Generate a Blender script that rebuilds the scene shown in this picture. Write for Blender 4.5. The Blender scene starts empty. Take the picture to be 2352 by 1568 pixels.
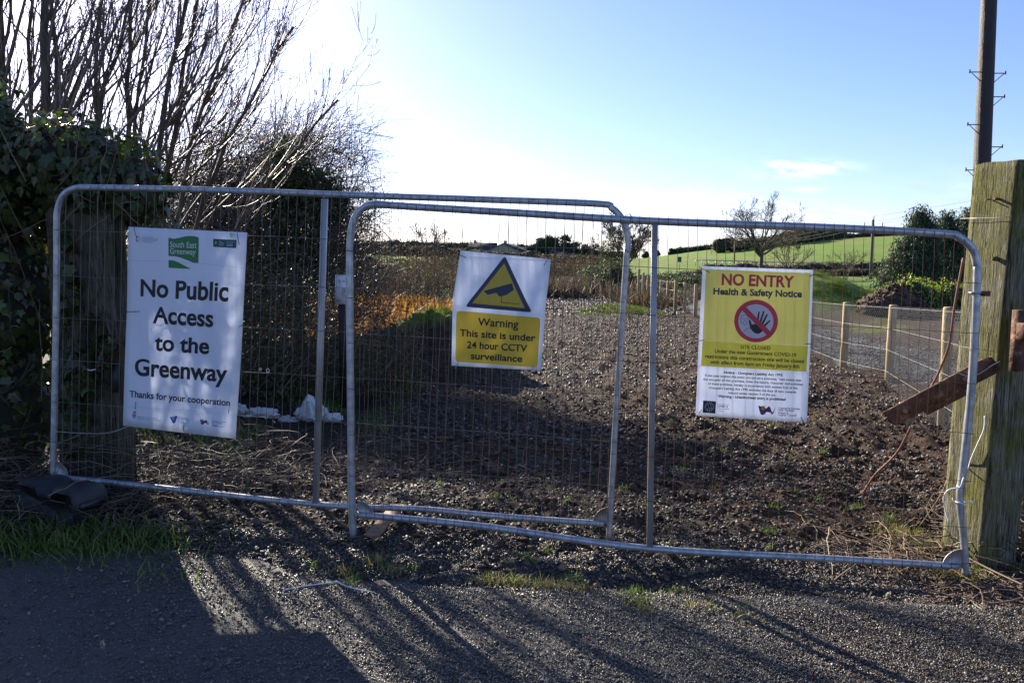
import bpy, bmesh, math, random
import numpy as np
from mathutils import Vector, Matrix
R = math.radians
rng = np.random.default_rng(7)
random.seed(7)
scene = bpy.context.scene
C = scene.collection

# ------------------------------------------------------------------ camera
IW, IH, FPX = 2352.0, 1568.0, 1800.0
PITCH = R(5.68); EYE = 1.75
cam_d = bpy.data.cameras.new('camera'); cam = bpy.data.objects.new('camera', cam_d); C.objects.link(cam)
cam.location = (0, 0, EYE); cam.rotation_euler = (R(90) - PITCH, 0, 0)
cam_d.sensor_width = 36; cam_d.lens = FPX / IW * 36
cam_d.clip_start = 0.05; cam_d.clip_end = 6000
scene.camera = cam
# ------------------------------------------------------------------ light
SUN_AZ, SUN_EL = R(-33.5), R(23.5)          # azimuth from +Y towards +X
sun_d = bpy.data.lights.new('sun', 'SUN'); sun = bpy.data.objects.new('sun', sun_d); C.objects.link(sun)
sd = Vector((math.sin(SUN_AZ) * math.cos(SUN_EL), math.cos(SUN_AZ) * math.cos(SUN_EL), math.sin(SUN_EL)))
sun.rotation_euler = sd.to_track_quat('Z', 'Y').to_euler()
sun_d.energy = 5.0; sun_d.angle = R(0.5); sun_d.color = (1.0, 0.9, 0.74)
scene.view_settings.view_transform = 'Standard'; scene.view_settings.look = 'None'
scene.view_settings.gamma = 1; scene.view_settings.use_curve_mapping = False
scene.view_settings.exposure = 1.42
scene.cycles.max_bounces = 6; scene.cycles.transparent_max_bounces = 8
w = bpy.data.worlds.new('World'); scene.world = w; w.use_nodes = True
nt = w.node_tree; nt.nodes.clear()
def N(t, ty, **kw):
    n = t.nodes.new(ty)
    for k, v in kw.items(): setattr(n, k, v)
    return n
def wmath(t, op, a, b=None, c=None, clamp=False):
    n = N(t, 'ShaderNodeMath', operation=op); n.use_clamp = clamp
    for i, v in enumerate((a, b, c)):
        if v is None: continue
        if isinstance(v, (int, float)): n.inputs[i].default_value = v
        else: t.links.new(v, n.inputs[i])
    return n.outputs[0]
sky = N(nt, 'ShaderNodeTexSky', sky_type='NISHITA'); sky.sun_disc = False
sky.sun_elevation = SUN_EL; sky.sun_rotation = SUN_AZ
sky.air_density = .9; sky.dust_density = .6; sky.ozone_density = 4.8; sky.altitude = 20
tc = N(nt, 'ShaderNodeTexCoord'); sep = N(nt, 'ShaderNodeSeparateXYZ'); nt.links.new(tc.outputs['Generated'], sep.inputs[0])
az = wmath(nt, 'ARCTAN2', sep.outputs[0], sep.outputs[1]); el = wmath(nt, 'ARCSINE', sep.outputs[2])
comb = N(nt, 'ShaderNodeCombineXYZ'); nt.links.new(az, comb.inputs[0]); nt.links.new(wmath(nt, 'ADD', wmath(nt, 'MULTIPLY', el, 3.4), wmath(nt, 'MULTIPLY', az, .35)), comb.inputs[1])
nz = N(nt, 'ShaderNodeTexNoise'); nz.inputs['Scale'].default_value = 22; nz.inputs['Detail'].default_value = 7; nz.inputs['Roughness'].default_value = .62
nt.links.new(comb.outputs[0], nz.inputs['Vector'])
def az_el(px, py):
    c0 = (px - 1176) / FPX; c1 = (784 - py) / FPX
    x, y, z = c0, c1 * math.sin(PITCH) + math.cos(PITCH), c1 * math.cos(PITCH) - math.sin(PITCH)
    return math.atan2(x, y), math.atan2(z, math.hypot(x, y))
cl = None
for px, py, wx, wy, st in ((1835, 389, 78, 14, 1.15), (1790, 380, 36, 10, .8), (1095, 374, 90, 22, .55), (1850, 437, 40, 7, .45),
                           (1560, 478, 150, 30, .85), (1650, 505, 220, 30, .8), (1120, 345, 40, 8, .3),
                           (700, 250, 200, 40, .3), (3300, 380, 400, 50, .9), (-900, 420, 500, 60, .9)):
    a0, e0 = az_el(px, py)
    da = wmath(nt, 'DIVIDE', wmath(nt, 'SUBTRACT', az, a0), wx / FPX); de = wmath(nt, 'DIVIDE', wmath(nt, 'SUBTRACT', el, e0), wy / FPX)
    g = wmath(nt, 'ADD', wmath(nt, 'MULTIPLY', da, da), wmath(nt, 'MULTIPLY', de, de))
    g = wmath(nt, 'MULTIPLY', wmath(nt, 'EXPONENT', wmath(nt, 'MULTIPLY', g, -1.0)), st)
    cl = g if cl is None else wmath(nt, 'MAXIMUM', cl, g)
cm = wmath(nt, 'MULTIPLY', wmath(nt, 'SUBTRACT', nz.outputs['Fac'], .40), 4.5, clamp=True)
cm = wmath(nt, 'MULTIPLY', wmath(nt, 'MULTIPLY', cm, cl), 1.0, clamp=True); cm = wmath(nt, 'MULTIPLY', cm, .75)
mx = N(nt, 'ShaderNodeMix', data_type='RGBA'); mx.inputs['B'].default_value = (9.5, 9.6, 10.0, 1)
tn = N(nt, 'ShaderNodeMix', data_type='RGBA', blend_type='MULTIPLY'); tn.inputs['Factor'].default_value = 1; tn.inputs['B'].default_value = (1.06, .94, 1.04, 1)
nt.links.new(sky.outputs[0], tn.inputs['A']); nt.links.new(cm, mx.inputs['Factor']); nt.links.new(tn.outputs['Result'], mx.inputs['A'])
bg = N(nt, 'ShaderNodeBackground'); bg.inputs['Strength'].default_value = .080
out = N(nt, 'ShaderNodeOutputWorld'); nt.links.new(mx.outputs['Result'], bg.inputs[0]); nt.links.new(bg.outputs[0], out.inputs[0])

# ------------------------------------------------------------------ helpers: where things stand
def ray(px, py):
    c0 = (px - 1176) / FPX; c1 = (784 - py) / FPX
    return np.array([c0, c1 * math.sin(PITCH) + math.cos(PITCH), c1 * math.cos(PITCH) - math.sin(PITCH)])
CE = np.array([0, 0, EYE])
def P(px, py, Y):
    r = ray(px, py); return CE + r * (Y / r[1])
class Plane:                                  # a vertical plane through two ground points
    def __init__(s, A, B):
        s.A = np.array([A[0], A[1], 0.]); d = np.array([B[0] - A[0], B[1] - A[1], 0.]); s.len = np.linalg.norm(d); s.d = d / s.len
        s.n = np.array([s.d[1], -s.d[0], 0.])   # towards the camera
    def hit(s, px, py, off=0.):
        r = ray(px, py); A = s.A + s.n * off
        t = np.dot(A - CE, s.n) / np.dot(r, s.n); return CE + r * t
def nse(x, y, seed=0):                        # value noise
    xi = np.floor(x).astype(np.int64); yi = np.floor(y).astype(np.int64); fx = x - xi; fy = y - yi
    fx = fx * fx * (3 - 2 * fx); fy = fy * fy * (3 - 2 * fy)
    def h(a, b):
        n = (a * 374761393 + b * 668265263 + seed * 974634777) & 0xffffffff
        n = ((n ^ (n >> 13)) * 1274126177) & 0xffffffff
        return ((n ^ (n >> 16)) & 0xffffff) / 16777215.0
    return (h(xi, yi) * (1 - fx) + h(xi + 1, yi) * fx) * (1 - fy) + (h(xi, yi + 1) * (1 - fx) + h(xi + 1, yi + 1) * fx) * fy
def fbm(x, y, o=4, seed=0, g=.5):
    s = 0; a = 1; t = 0
    for i in range(o): s = s + a * nse(x * 2 ** i, y * 2 ** i, seed + i * 17); t += a; a *= g
    return s / t
def sst(a, b, x): t = np.clip((x - a) / (b - a), 0, 1); return t * t * (3 - 2 * t)
def road_edge(x): return 4.3 - .32 * sst(-2.1, -.5, x) - .12 * sst(.5, 2.5, x) + .25 * (fbm(x * 1.3, x * 0 + 3.3, 3, 5) - .5)
def HB(x, y):                                 # broad relief
    x = np.asarray(x, float); y = np.asarray(y, float)
    h = .16 * np.exp(-((y - 5.0) / .9) ** 2) * (1 - sst(.9, 2.6, x)) * .85
    h = h + .10 * sst(-1.6, -3.2, x) * sst(4.0, 4.9, y) * (1 - sst(9, 14, y))
    h = h + .12 * sst(-1.2, -3.0, x) * sst(6, 9, y) * (1 - sst(20, 30, y))
    h = h - .05 * np.exp(-((y - 4.15) / .22) ** 2) * sst(.2, .8, x) * (1 - sst(2.2, 3.0, x))
    mo = np.exp(-(((x + 1.15) / .85) ** 2 + ((y - 12.8) / 1.1) ** 2) ** 1.3) + .55 * np.exp(-(((x + 2.3) / 1.0) ** 2 + ((y - 12.2) / 1.2) ** 2))
    h = h + mo * (.8 + .7 * (fbm(x * 1.8, y * 1.8, 4, 23) - .4))
    h = h + .28 * np.exp(-(((x - 3.6) / 1.0) ** 2 + ((y - 27) / 1.6) ** 2))
    # bank with the hedge beyond the side path
    h = h + 1.3 * np.exp(-(((x - 10.0) / 3.0) ** 2 + ((y - 28) / 3.2) ** 2) ** 1.5) * (.85 + .3 * fbm(x * .8, y * .8, 3, 55)) + .08 * sst(9, 11, x) * sst(16, 22, y) * (1 - sst(40, 60, y))
    # far hills
    px = x / np.maximum(y, 1) * FPX + 1176
    X = x * 300 / np.maximum(y, 60)
    rg = np.interp(X, [-400, -150, -58, -20, 20, 49, 71, 104, 146, 200, 400], [9, 9, 8.2, 7.2, 4.5, 3.6, 6.4, 10.2, 12.2, 14, 17])
    h = h + rg * sst(110, 310, y) * (1 - .75 * sst(330, 600, y))
    return h
def H(x, y):
    x = np.asarray(x, float); y = np.asarray(y, float)
    h = HB(x, y)
    e = road_edge(x); off = sst(e - .15, e + .35, y)
    near = 1 - sst(14, 40, y)
    f = .12 * (fbm(x * 1.6, y * 1.6, 3, 3) - .5) + .07 * (fbm(x * 6, y * 6, 3, 9) - .5) + .02 * (fbm(x * 30, y * 30, 2, 21) - .5)
    f = f + .14 * sst(.1, 1.8, x) * sst(4.6, 5.5, y) * (fbm(x * 4, y * 4, 3, 31) - .4)
    f = np.where(f > 0, f * (1 - .75 * np.exp(-((y - 4.55) / .45) ** 2)), f) - .03 * np.exp(-((y - 4.42) / .3) ** 2) * sst(-.8, .0, x)
    f = f + .3 * np.exp(-(((x + 1.5) / 1.6) ** 2 + ((y - 12.4) / 1.5) ** 2) ** 2) * (fbm(x * 4.5, y * 4.5, 4, 29) - .5)
    rough = f * off * near + (1 - near) * .25 * (fbm(x * .2, y * .2, 3, 41) - .5)
    return h + rough - .03 * (1 - off)

# ------------------------------------------------------------------ helpers: meshes
class MB:
    def __init__(s): s.v = []; s.f = {3: [], 4: []}; s.n = 0; s.poly = []
    def add(s, v, f):
        v = np.asarray(v, float).reshape(-1, 3)
        if isinstance(f, np.ndarray): s.f[f.shape[1]].append(f + s.n)
        else:
            for q in f:
                if len(q) in (3, 4): s.f[len(q)].append(np.array([q]) + s.n)
                else: s.poly.append([i + s.n for i in q])
        s.v.append(v); s.n += len(v); return s
    def mesh(s, name):
        me = bpy.data.meshes.new(name); V = np.concatenate(s.v)
        idx = []; tot = []
        for k in (3, 4):
            if s.f[k]:
                a = np.concatenate(s.f[k]); idx.append(a.ravel()); tot.append(np.full(len(a), k))
        for q in s.poly: idx.append(np.array(q)); tot.append(np.array([len(q)]))
        idx = np.concatenate(idx).astype(np.int32); tot = np.concatenate(tot).astype(np.int32)
        me.vertices.add(len(V)); me.vertices.foreach_set('co', V.astype(np.float32).ravel())
        me.loops.add(len(idx)); me.loops.foreach_set('vertex_index', idx)
        me.polygons.add(len(tot)); me.polygons.foreach_set('loop_start', np.concatenate([[0], np.cumsum(tot)[:-1]]).astype(np.int32))
        me.polygons.foreach_set('loop_total', tot)
        me.update(calc_edges=True); me.validate(); return me
    def build(s, name, m, parent=None, smooth=False):
        me = s.mesh(name); me.materials.append(m)
        if smooth: me.polygons.foreach_set('use_smooth', np.ones(len(me.polygons), bool))
        o = bpy.data.objects.new(name, me); C.objects.link(o)
        if parent is not None:
            o.parent = parent
            o.matrix_parent_inverse = pinv(parent)
        return o
def pinv(p):
    m = Matrix.Translation(p.location) @ p.rotation_euler.to_matrix().to_4x4()
    q = p.parent
    if q is not None: m = Matrix.Translation(q.location) @ q.rotation_euler.to_matrix().to_4x4() @ p.matrix_parent_inverse @ m if p.type == 'EMPTY' else Matrix.Translation(q.location) @ q.rotation_euler.to_matrix().to_4x4() @ p.matrix_parent_inverse @ m
    return m.inverted()
def tag(o, label, cat, group=None, kind=None):
    if label: o['label'] = label
    if cat: o['category'] = cat
    if group: o['group'] = group
    if kind: o['kind'] = kind
    return o
def struct(o): o['kind'] = 'structure'; return o
def stuff(o, label=None, cat=None):
    o['kind'] = 'stuff'
    if label: o['label'] = label
    if cat: o['category'] = cat
    return o
def thing(name, label, cat, loc=(0, 0, 0), group=None):
    o = bpy.data.objects.new(name, None); C.objects.link(o); o.location = Vector([float(a) for a in loc]); o.empty_display_size = .1
    return tag(o, label, cat, group)
def copy_thing(o, loc, label):
    c = o.copy(); C.objects.link(c); c.location = Vector([float(a) for a in loc]); c['label'] = label
    for ch in list(o.children):
        d = ch.copy(); C.objects.link(d); d.parent = c
        for g in list(ch.children): e = g.copy(); C.objects.link(e); e.parent = d
    return c
def tubes(polys, rad, sides=6, caps=True):    # batch of tubes, polys (B,N,3), rad (B,N)
    P_ = np.asarray(polys, float); r = np.asarray(rad, float); B, n, _ = P_.shape
    T = np.gradient(P_, axis=1); T /= np.linalg.norm(T, axis=2, keepdims=True) + 1e-9
    ref = np.where(np.abs(T[:, :, 2:3]) > .8, np.array([1., 0.13, 0]), np.array([0, 0, 1.]))
    ref = np.repeat(ref[:, :1], n, axis=1) if True else ref
    U = np.cross(T, ref); U /= np.linalg.norm(U, axis=2, keepdims=True) + 1e-9
    W = np.cross(T, U)
    a = np.arange(sides) * 2 * np.pi / sides
    V = P_[:, :, None] + r[:, :, None, None] * (np.cos(a)[None, None, :, None] * U[:, :, None] + np.sin(a)[None, None, :, None] * W[:, :, None])
    i = np.arange(n - 1)[:, None] * sides; j = np.arange(sides)[None]; k = (j + 1) % sides
    q = np.stack([i + j, i + k, i + k + sides, i + j + sides], -1).reshape(-1, 4)
    F = (q[None] + (np.arange(B) * n * sides)[:, None, None]).reshape(-1, 4)
    mb = (V.reshape(-1, 3), F)
    capf = []
    if caps:
        for b in range(min(B, 400)):
            o = b * n * sides
            capf.append([o + s_ for s_ in range(sides)][::-1]); capf.append([o + (n - 1) * sides + s_ for s_ in range(sides)])
    return mb[0], mb[1], capf
def tube(mb, pts, r, sides=8, caps=True):
    pts = np.asarray(pts, float); rr = np.full(len(pts), r) if np.isscalar(r) else np.asarray(r, float)
    V, F, cf = tubes(pts[None], rr[None], sides, caps); base = mb.n; mb.add(V, F)
    for c in cf:
        if len(c) == 4: mb.f[4].append(np.array([c]) + base)
        elif len(c) == 3: mb.f[3].append(np.array([c]) + base)
        else: mb.poly.append([i + base for i in c])
    return mb
def box(mb, c, s, rot=None):
    v = np.array([[x, y, z] for x in (-.5, .5) for y in (-.5, .5) for z in (-.5, .5)]) * np.array(s)
    if rot is not None: v = v @ np.array(rot).T
    f = np.array([[0, 1, 3, 2], [4, 6, 7, 5], [0, 4, 5, 1], [2, 3, 7, 6], [0, 2, 6, 4], [1, 5, 7, 3]])
    return mb.add(v + np.array(c), f)
def spline(pts, n):
    pts = np.asarray(pts, float); k = len(pts)
    t = np.linspace(0, k - 1, n); i = np.clip(t.astype(int), 0, k - 2); f = (t - i)[:, None]
    p0 = pts[np.clip(i - 1, 0, k - 1)]; p1 = pts[i]; p2 = pts[i + 1]; p3 = pts[np.clip(i + 2, 0, k - 1)]
    return .5 * (2 * p1 + (p2 - p0) * f + (2 * p0 - 5 * p1 + 4 * p2 - p3) * f ** 2 + (3 * p1 - p0 - 3 * p2 + p3) * f ** 3)
def rotm(yaw, tilt=None, roll=None):
    n = len(yaw); c, s = np.cos(yaw), np.sin(yaw); z = np.zeros(n); o = np.ones(n)
    M = np.stack([c, -s, z, s, c, z, z, z, o], -1).reshape(n, 3, 3)
    if roll is not None:
        c, s = np.cos(roll), np.sin(roll); M = M @ np.stack([c, z, s, z, o, z, -s, z, c], -1).reshape(n, 3, 3)
    if tilt is not None:
        c, s = np.cos(tilt), np.sin(tilt); M = M @ np.stack([o, z, z, z, c, -s, z, s, c], -1).reshape(n, 3, 3)
    return M
def scat(mb, temps, pos, M, sc):
    pos = np.asarray(pos); sc = np.asarray(sc, float)
    if sc.ndim == 1: sc = sc[:, None].repeat(3, 1)
    which = rng.integers(0, len(temps), len(pos))
    for k, (v, f) in enumerate(temps):
        i = np.where(which == k)[0]
        if len(i) == 0: continue
        V = np.einsum('nij,nkj->nki', M[i], v[None] * sc[i][:, None]) + pos[i][:, None]
        F = f[None] + (np.arange(len(i)) * len(v))[:, None, None]
        mb.add(V.reshape(-1, 3), F.reshape(-1, f.shape[1]))
    return mb
# templates
def stone_t(flat=.5, seed=0):
    r_ = np.random.default_rng(seed)
    bm = bmesh.new(); bmesh.ops.create_icosphere(bm, subdivisions=1, radius=.5)
    v = np.array([q.co[:] for q in bm.verts]); f = np.array([[a.index for a in q.verts] for q in bm.faces]); bm.free()
    # crush towards a few planes so the chip has facets
    for _ in range(5):
        n = r_.normal(size=3); n /= np.linalg.norm(n); d = v @ n; lim = r_.uniform(.18, .36)
        v = v - np.outer(np.maximum(d - lim, 0), n)
    v *= np.array([1, r_.uniform(.6, .95), flat]); return v, f
def oct_t(flat=.5, seed=0):
    r_ = np.random.default_rng(seed)
    v = np.array([[.5, 0, 0], [-.5, 0, 0], [0, .4, 0], [0, -.4, 0], [.1, .1, .5 * flat], [-.1, 0, -.5 * flat], [.3, .3, .2 * flat], [-.3, -.3, .25 * flat]])
    v += r_.normal(size=v.shape) * .07 * np.array([1, 1, flat])
    f = np.array([[0, 6, 4], [6, 2, 4], [2, 1, 4], [1, 7, 4], [7, 3, 4], [3, 0, 4], [6, 0, 5], [2, 6, 5], [1, 2, 5], [7, 1, 5], [3, 7, 5], [0, 3, 5]])
    return v, f
STONES = [stone_t(.55, i) for i in range(5)]; CHIPS = [oct_t(.28 + .12 * (i % 4), i) for i in range(10)]
IVY_PTS = [(0, .0), (.22, -.12), (.42, .02), (.34, .2), (.56, .38), (.3, .5), (.16, .62), (0, .95), (-.16, .62), (-.3, .5), (-.56, .38), (-.34, .2), (-.42, .02), (-.22, -.12)]
def leaf_t(pts, fold=.12, curl=.1):
    v = [(0, .35, 0.)] + [(x, y, -fold * abs(x) - curl * (y - .35) ** 2) for x, y in pts]
    n = len(pts); f = [(0, 1 + i, 1 + (i + 1) % n) for i in range(n)]
    return np.array(v, float), np.array(f)
IVY = [leaf_t(IVY_PTS), leaf_t([(x * .85, y) for x, y in IVY_PTS], .3, .3), leaf_t([(0, 0), (.3, .1), (.36, .4), (.16, .7), (0, .95), (-.16, .7), (-.36, .4), (-.3, .1)], .2)]
OVAL = [(np.array([[0, 0, 0], [.28, .4, .05], [0, 1., -.08], [-.28, .4, .05]]), np.array([[0, 1, 2], [0, 2, 3]])),
        (np.array([[0, 0, 0], [.2, .5, .12], [0, 1., 0], [-.2, .45, .1]]), np.array([[0, 1, 2], [0, 2, 3]]))]
def blade_t(bend):
    y = np.array([0, .4, .75, 1.]); z = y.copy(); off = bend * y ** 2; wd = np.array([.03, .028, .018, .0])
    v = [];
    for i in range(4): v += [(-wd[i], off[i], z[i] * (1 - .3 * bend * y[i])), (wd[i], off[i], z[i] * (1 - .3 * bend * y[i]))]
    v = np.array(v[:-1]); f = np.array([[0, 1, 3], [0, 3, 2], [2, 3, 5], [2, 5, 4], [4, 5, 6]]); return v, f
BLADES = [blade_t(b) for b in (.15, .4, .7, 1.0)]

# ------------------------------------------------------------------ materials
def mat(name, cols, scale=8, rough=.8, rough2=None, bump=0, bscale=None, metal=0, island=0, translucent=0, spec=.5, stretch=None, detail=6, dist=.02, attr=None, c2=None):
    m = bpy.data.materials.new(name); m.use_nodes = True; t = m.node_tree; t.nodes.clear()
    o = N(t, 'ShaderNodeOutputMaterial'); b = N(t, 'ShaderNodeBsdfPrincipled'); L = t.links.new
    tc = N(t, 'ShaderNodeTexCoord'); mp = N(t, 'ShaderNodeMapping'); L(tc.outputs['Object'], mp.inputs[0])
    if stretch: mp.inputs['Scale'].default_value = stretch
    nz = N(t, 'ShaderNodeTexNoise'); nz.inputs['Scale'].default_value = scale; nz.inputs['Detail'].default_value = detail; nz.inputs['Roughness'].default_value = .6
    L(mp.outputs[0], nz.inputs['Vector'])
    rp = N(t, 'ShaderNodeValToRGB'); el_ = rp.color_ramp.elements
    while len(el_) < len(cols): el_.new(.5)
    for i, c in enumerate(cols):
        el_[i].position = .3 + .4 * i / max(1, len(cols) - 1); el_[i].color = (*c, 1)
    if len(cols) == 1: el_[1].color = (*cols[0], 1)
    fac = nz.outputs['Fac']
    if island:
        ge = N(t, 'ShaderNodeNewGeometry'); mm = N(t, 'ShaderNodeMix'); mm.inputs['Factor'].default_value = island
        L(nz.outputs['Fac'], mm.inputs['A']); rr = wmath(t, 'ADD', wmath(t, 'MULTIPLY', ge.outputs['Random Per Island'], .5), .25); L(rr, mm.inputs['B']); fac = mm.outputs['Result']
    L(fac, rp.inputs[0]); col = rp.outputs[0]
    if attr:
        at = N(t, 'ShaderNodeAttribute'); at.attribute_name = attr
        mu = N(t, 'ShaderNodeMix', data_type='RGBA', blend_type='MULTIPLY'); mu.inputs['Factor'].default_value = 1
        L(at.outputs['Color'], mu.inputs['A']); L(col, mu.inputs['B']); col = mu.outputs['Result']
    L(col, b.inputs['Base Color'])
    if rough2 is not None:
        r2 = wmath(t, 'ADD', wmath(t, 'MULTIPLY', fac, rough2 - rough), rough); L(r2, b.inputs['Roughness'])
    else: b.inputs['Roughness'].default_value = rough
    b.inputs['Metallic'].default_value = metal; b.inputs['Specular IOR Level'].default_value = spec
    if bump:
        n2 = N(t, 'ShaderNodeTexNoise'); n2.inputs['Scale'].default_value = bscale or scale * 4; n2.inputs['Detail'].default_value = 5; n2.inputs['Roughness'].default_value = .65
        L(mp.outputs[0], n2.inputs['Vector']); bp = N(t, 'ShaderNodeBump'); bp.inputs['Strength'].default_value = bump; bp.inputs['Distance'].default_value = dist
        L(n2.outputs['Fac'], bp.inputs['Height']); L(bp.outputs[0], b.inputs['Normal'])
    s = b.outputs[0]
    if translucent:
        tr = N(t, 'ShaderNodeBsdfTranslucent'); mt = N(t, 'ShaderNodeMixShader'); mt.inputs[0].default_value = translucent
        tcn = N(t, 'ShaderNodeMix', data_type='RGBA', blend_type='MULTIPLY'); tcn.inputs['Factor'].default_value = 1; L(col, tcn.inputs['A']); tcn.inputs['B'].default_value = (*(c2 or (1.6, 1.7, .8)), 1)
        L(tcn.outputs['Result'], tr.inputs[0]); L(s, mt.inputs[1]); L(tr.outputs[0], mt.inputs[2]); s = mt.outputs[0]
    L(s, o.inputs[0]); return m
M = {}
M['ground'] = mat('ground_mix', [(.55, .55, .58), (1, 1, 1), (1.5, 1.45, 1.35)], 14, .9, .75, 1.0, 55, dist=.03, attr='albedo', detail=9, spec=.12)
M['asphalt'] = mat('old_asphalt', [(.025, .024, .024), (.05, .047, .045), (.068, .063, .058), (.15, .14, .13)], 60, .75, .55, 1.0, 130, dist=.012, detail=10)
M['gravel'] = mat('slate_gravel', [(.018, .0145, .013), (.044, .037, .032), (.07, .057, .047), (.095, .08, .066), (.19, .165, .14)], 6, .62, .48, .4, 60, island=.8, spec=.35)
M['clod'] = mat('soil_clods', [(.025, .016, .011), (.06, .038, .025), (.11, .073, .048)], 6, .9, None, .6, 60, island=.7, spec=.3)
M['fine'] = mat('fine_grit', [(.05, .042, .034), (.10, .086, .069), (.22, .195, .16)], 6, .45, .32, 0, island=.85, spec=.6)
M['pathg'] = mat('pale_path_gravel', [(.05, .05, .052), (.11, .11, .113), (.2, .2, .2)], 22, .85, None, 1, 60, dist=.03, spec=.2)
M['pathchip'] = mat('path_chips', [(.05, .05, .052), (.11, .11, .113), (.22, .22, .22)], 6, .7, island=.9, spec=.3)
M['galv'] = mat('galvanised_steel', [(.24, .26, .29), (.36, .38, .41), (.5, .52, .54)], 20, .5, .38, .15, 90, metal=.6, dist=.003)
M['galv_worn'] = mat('galvanised_worn', [(.22, .12, .07), (.38, .37, .36), (.5, .5, .5)], 5, .6, .5, .2, 60, metal=.5, stretch=(1, 1, .35), dist=.003)
M['wire_grey'] = mat('wire_grey', [(.10, .10, .10), (.2, .2, .2)], 9, .6, metal=.5)
M['wire_rust'] = mat('wire_rust', [(.07, .03, .02), (.15, .06, .035), (.2, .11, .08)], 9, .8, metal=.2)
M['wire_pale'] = mat('wire_pale', [(.35, .35, .34), (.5, .5, .49)], 9, .45, metal=.5)
M['rust'] = mat('rusty_iron', [(.04, .018, .012), (.10, .045, .028), (.14, .062, .038), (.26, .18, .13)], 18, .85, None, 1.0, 30, dist=.015, detail=10)
M['hose'] = mat('brown_rod', [(.14, .05, .035), (.24, .09, .06)], 12, .6)
def timber(name, wood, moss, mossy):
    m = bpy.data.materials.new(name); m.use_nodes = True; t = m.node_tree; b = t.nodes['Principled BSDF']; L = t.links.new
    tc = N(t, 'ShaderNodeTexCoord')
    def nz_(sc, scale, det=6, ro=.6, dis=0.):
        mp = N(t, 'ShaderNodeMapping'); mp.inputs['Scale'].default_value = sc; L(tc.outputs['Object'], mp.inputs[0])
        n = N(t, 'ShaderNodeTexNoise'); n.inputs['Scale'].default_value = scale; n.inputs['Detail'].default_value = det; n.inputs['Roughness'].default_value = ro; n.inputs['Distortion'].default_value = dis; L(mp.outputs[0], n.inputs[0]); return n.outputs['Fac']
    grain = nz_((16, 16, 1.1), 7, 10, .7, .9); big = nz_((1.3, 1.3, 1.0), 3.2, 8, .7); fine = nz_((1, 1, .6), 70, 5, .75); crack = nz_((9, 9, .28), 4, 3, .5, .3)
    r1 = N(t, 'ShaderNodeValToRGB'); L(grain, r1.inputs[0])
    for k, c in enumerate(wood):
        e = r1.color_ramp.elements[k] if k < 2 else r1.color_ramp.elements.new(.5); e.position = .36 + .26 * k / (len(wood) - 1)
    for k, c in enumerate(wood): r1.color_ramp.elements[k].color = (*c, 1)
    r2 = N(t, 'ShaderNodeValToRGB'); L(grain, r2.inputs[0])
    r2.color_ramp.elements[0].position = .36; r2.color_ramp.elements[0].color = (*moss[0], 1); r2.color_ramp.elements[1].position = .62; r2.color_ramp.elements[1].color = (*moss[1], 1)
    k_ = wmath(t, 'MULTIPLY', wmath(t, 'SUBTRACT', wmath(t, 'ADD', big, wmath(t, 'MULTIPLY', fine, .35)), mossy), 5.0, clamp=True)
    mx = N(t, 'ShaderNodeMix', data_type='RGBA'); L(k_, mx.inputs['Factor']); L(r1.outputs[0], mx.inputs['A']); L(r2.outputs[0], mx.inputs['B']); ck = wmath(t, 'MULTIPLY', wmath(t, 'SUBTRACT', wmath(t, 'ABSOLUTE', wmath(t, 'SUBTRACT', crack, .5)), .003), 55, clamp=True)
    fm = wmath(t, 'ADD', wmath(t, 'MULTIPLY', fine, .9), .55); vm = N(t, 'ShaderNodeVectorMath', operation='SCALE'); L(mx.outputs['Result'], vm.inputs[0]); L(wmath(t, 'MULTIPLY', fm, wmath(t, 'ADD', wmath(t, 'MULTIPLY', ck, .75), .25)), vm.inputs['Scale']); L(vm.outputs[0], b.inputs['Base Color'])
    b.inputs['Roughness'].default_value = .85; b.inputs['Specular IOR Level'].default_value = .3
    bp = N(t, 'ShaderNodeBump'); bp.inputs['Strength'].default_value = 1; bp.inputs['Distance'].default_value = .018; L(wmath(t, 'ADD', wmath(t, 'ADD', grain, wmath(t, 'MULTIPLY', fine, .35)), wmath(t, 'MULTIPLY', ck, .5)), bp.inputs['Height']); L(bp.outputs[0], b.inputs['Normal'])
    return m
M['timber'] = timber('mossy_timber', [(.05, .046, .028), (.17, .16, .10), (.31, .29, .22)], [(.05, .055, .01), (.19, .18, .035)], .57)
M['timber_old'] = mat('dark_old_timber', [(.04, .034, .03), (.085, .075, .065), (.13, .12, .085), (.055, .06, .03)], 4.5, .9, None, 1.0, 22, stretch=(2.5, 2.5, 1), dist=.02, detail=9)
M['stake'] = mat('round_stake_wood', [(.2, .14, .07), (.36, .27, .14), (.48, .38, .22)], 9, .8, None, .5, 40, stretch=(3, 3, .5))
M['pole'] = mat('creosote_pole', [(.010, .007, .008), (.02, .013, .014), (.034, .022, .02)], 5, .6, None, .6, 20, stretch=(4, 4, .4))
M['bark'] = mat('tree_bark', [(.035, .03, .02), (.075, .064, .042), (.12, .115, .07)], 7, .85, None, .6, 25, stretch=(2, 2, .6))
M['twig'] = mat('twigs', [(.045, .032, .024), (.09, .065, .047), (.16, .12, .09)], 3, .5, island=.8)
M['twig_far'] = mat('twigs_far', [(.09, .07, .05), (.16, .12, .09)], 3, .9, island=.8)
M['dead'] = mat('dead_stems', [(.05, .028, .018), (.10, .06, .04), (.22, .16, .11)], 3, .7, island=.9)
M['straw'] = mat('straw_stems', [(.16, .10, .06), (.4, .3, .2)], 3, .6, island=.9, translucent=.2, c2=(1, 1, 1))
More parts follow.
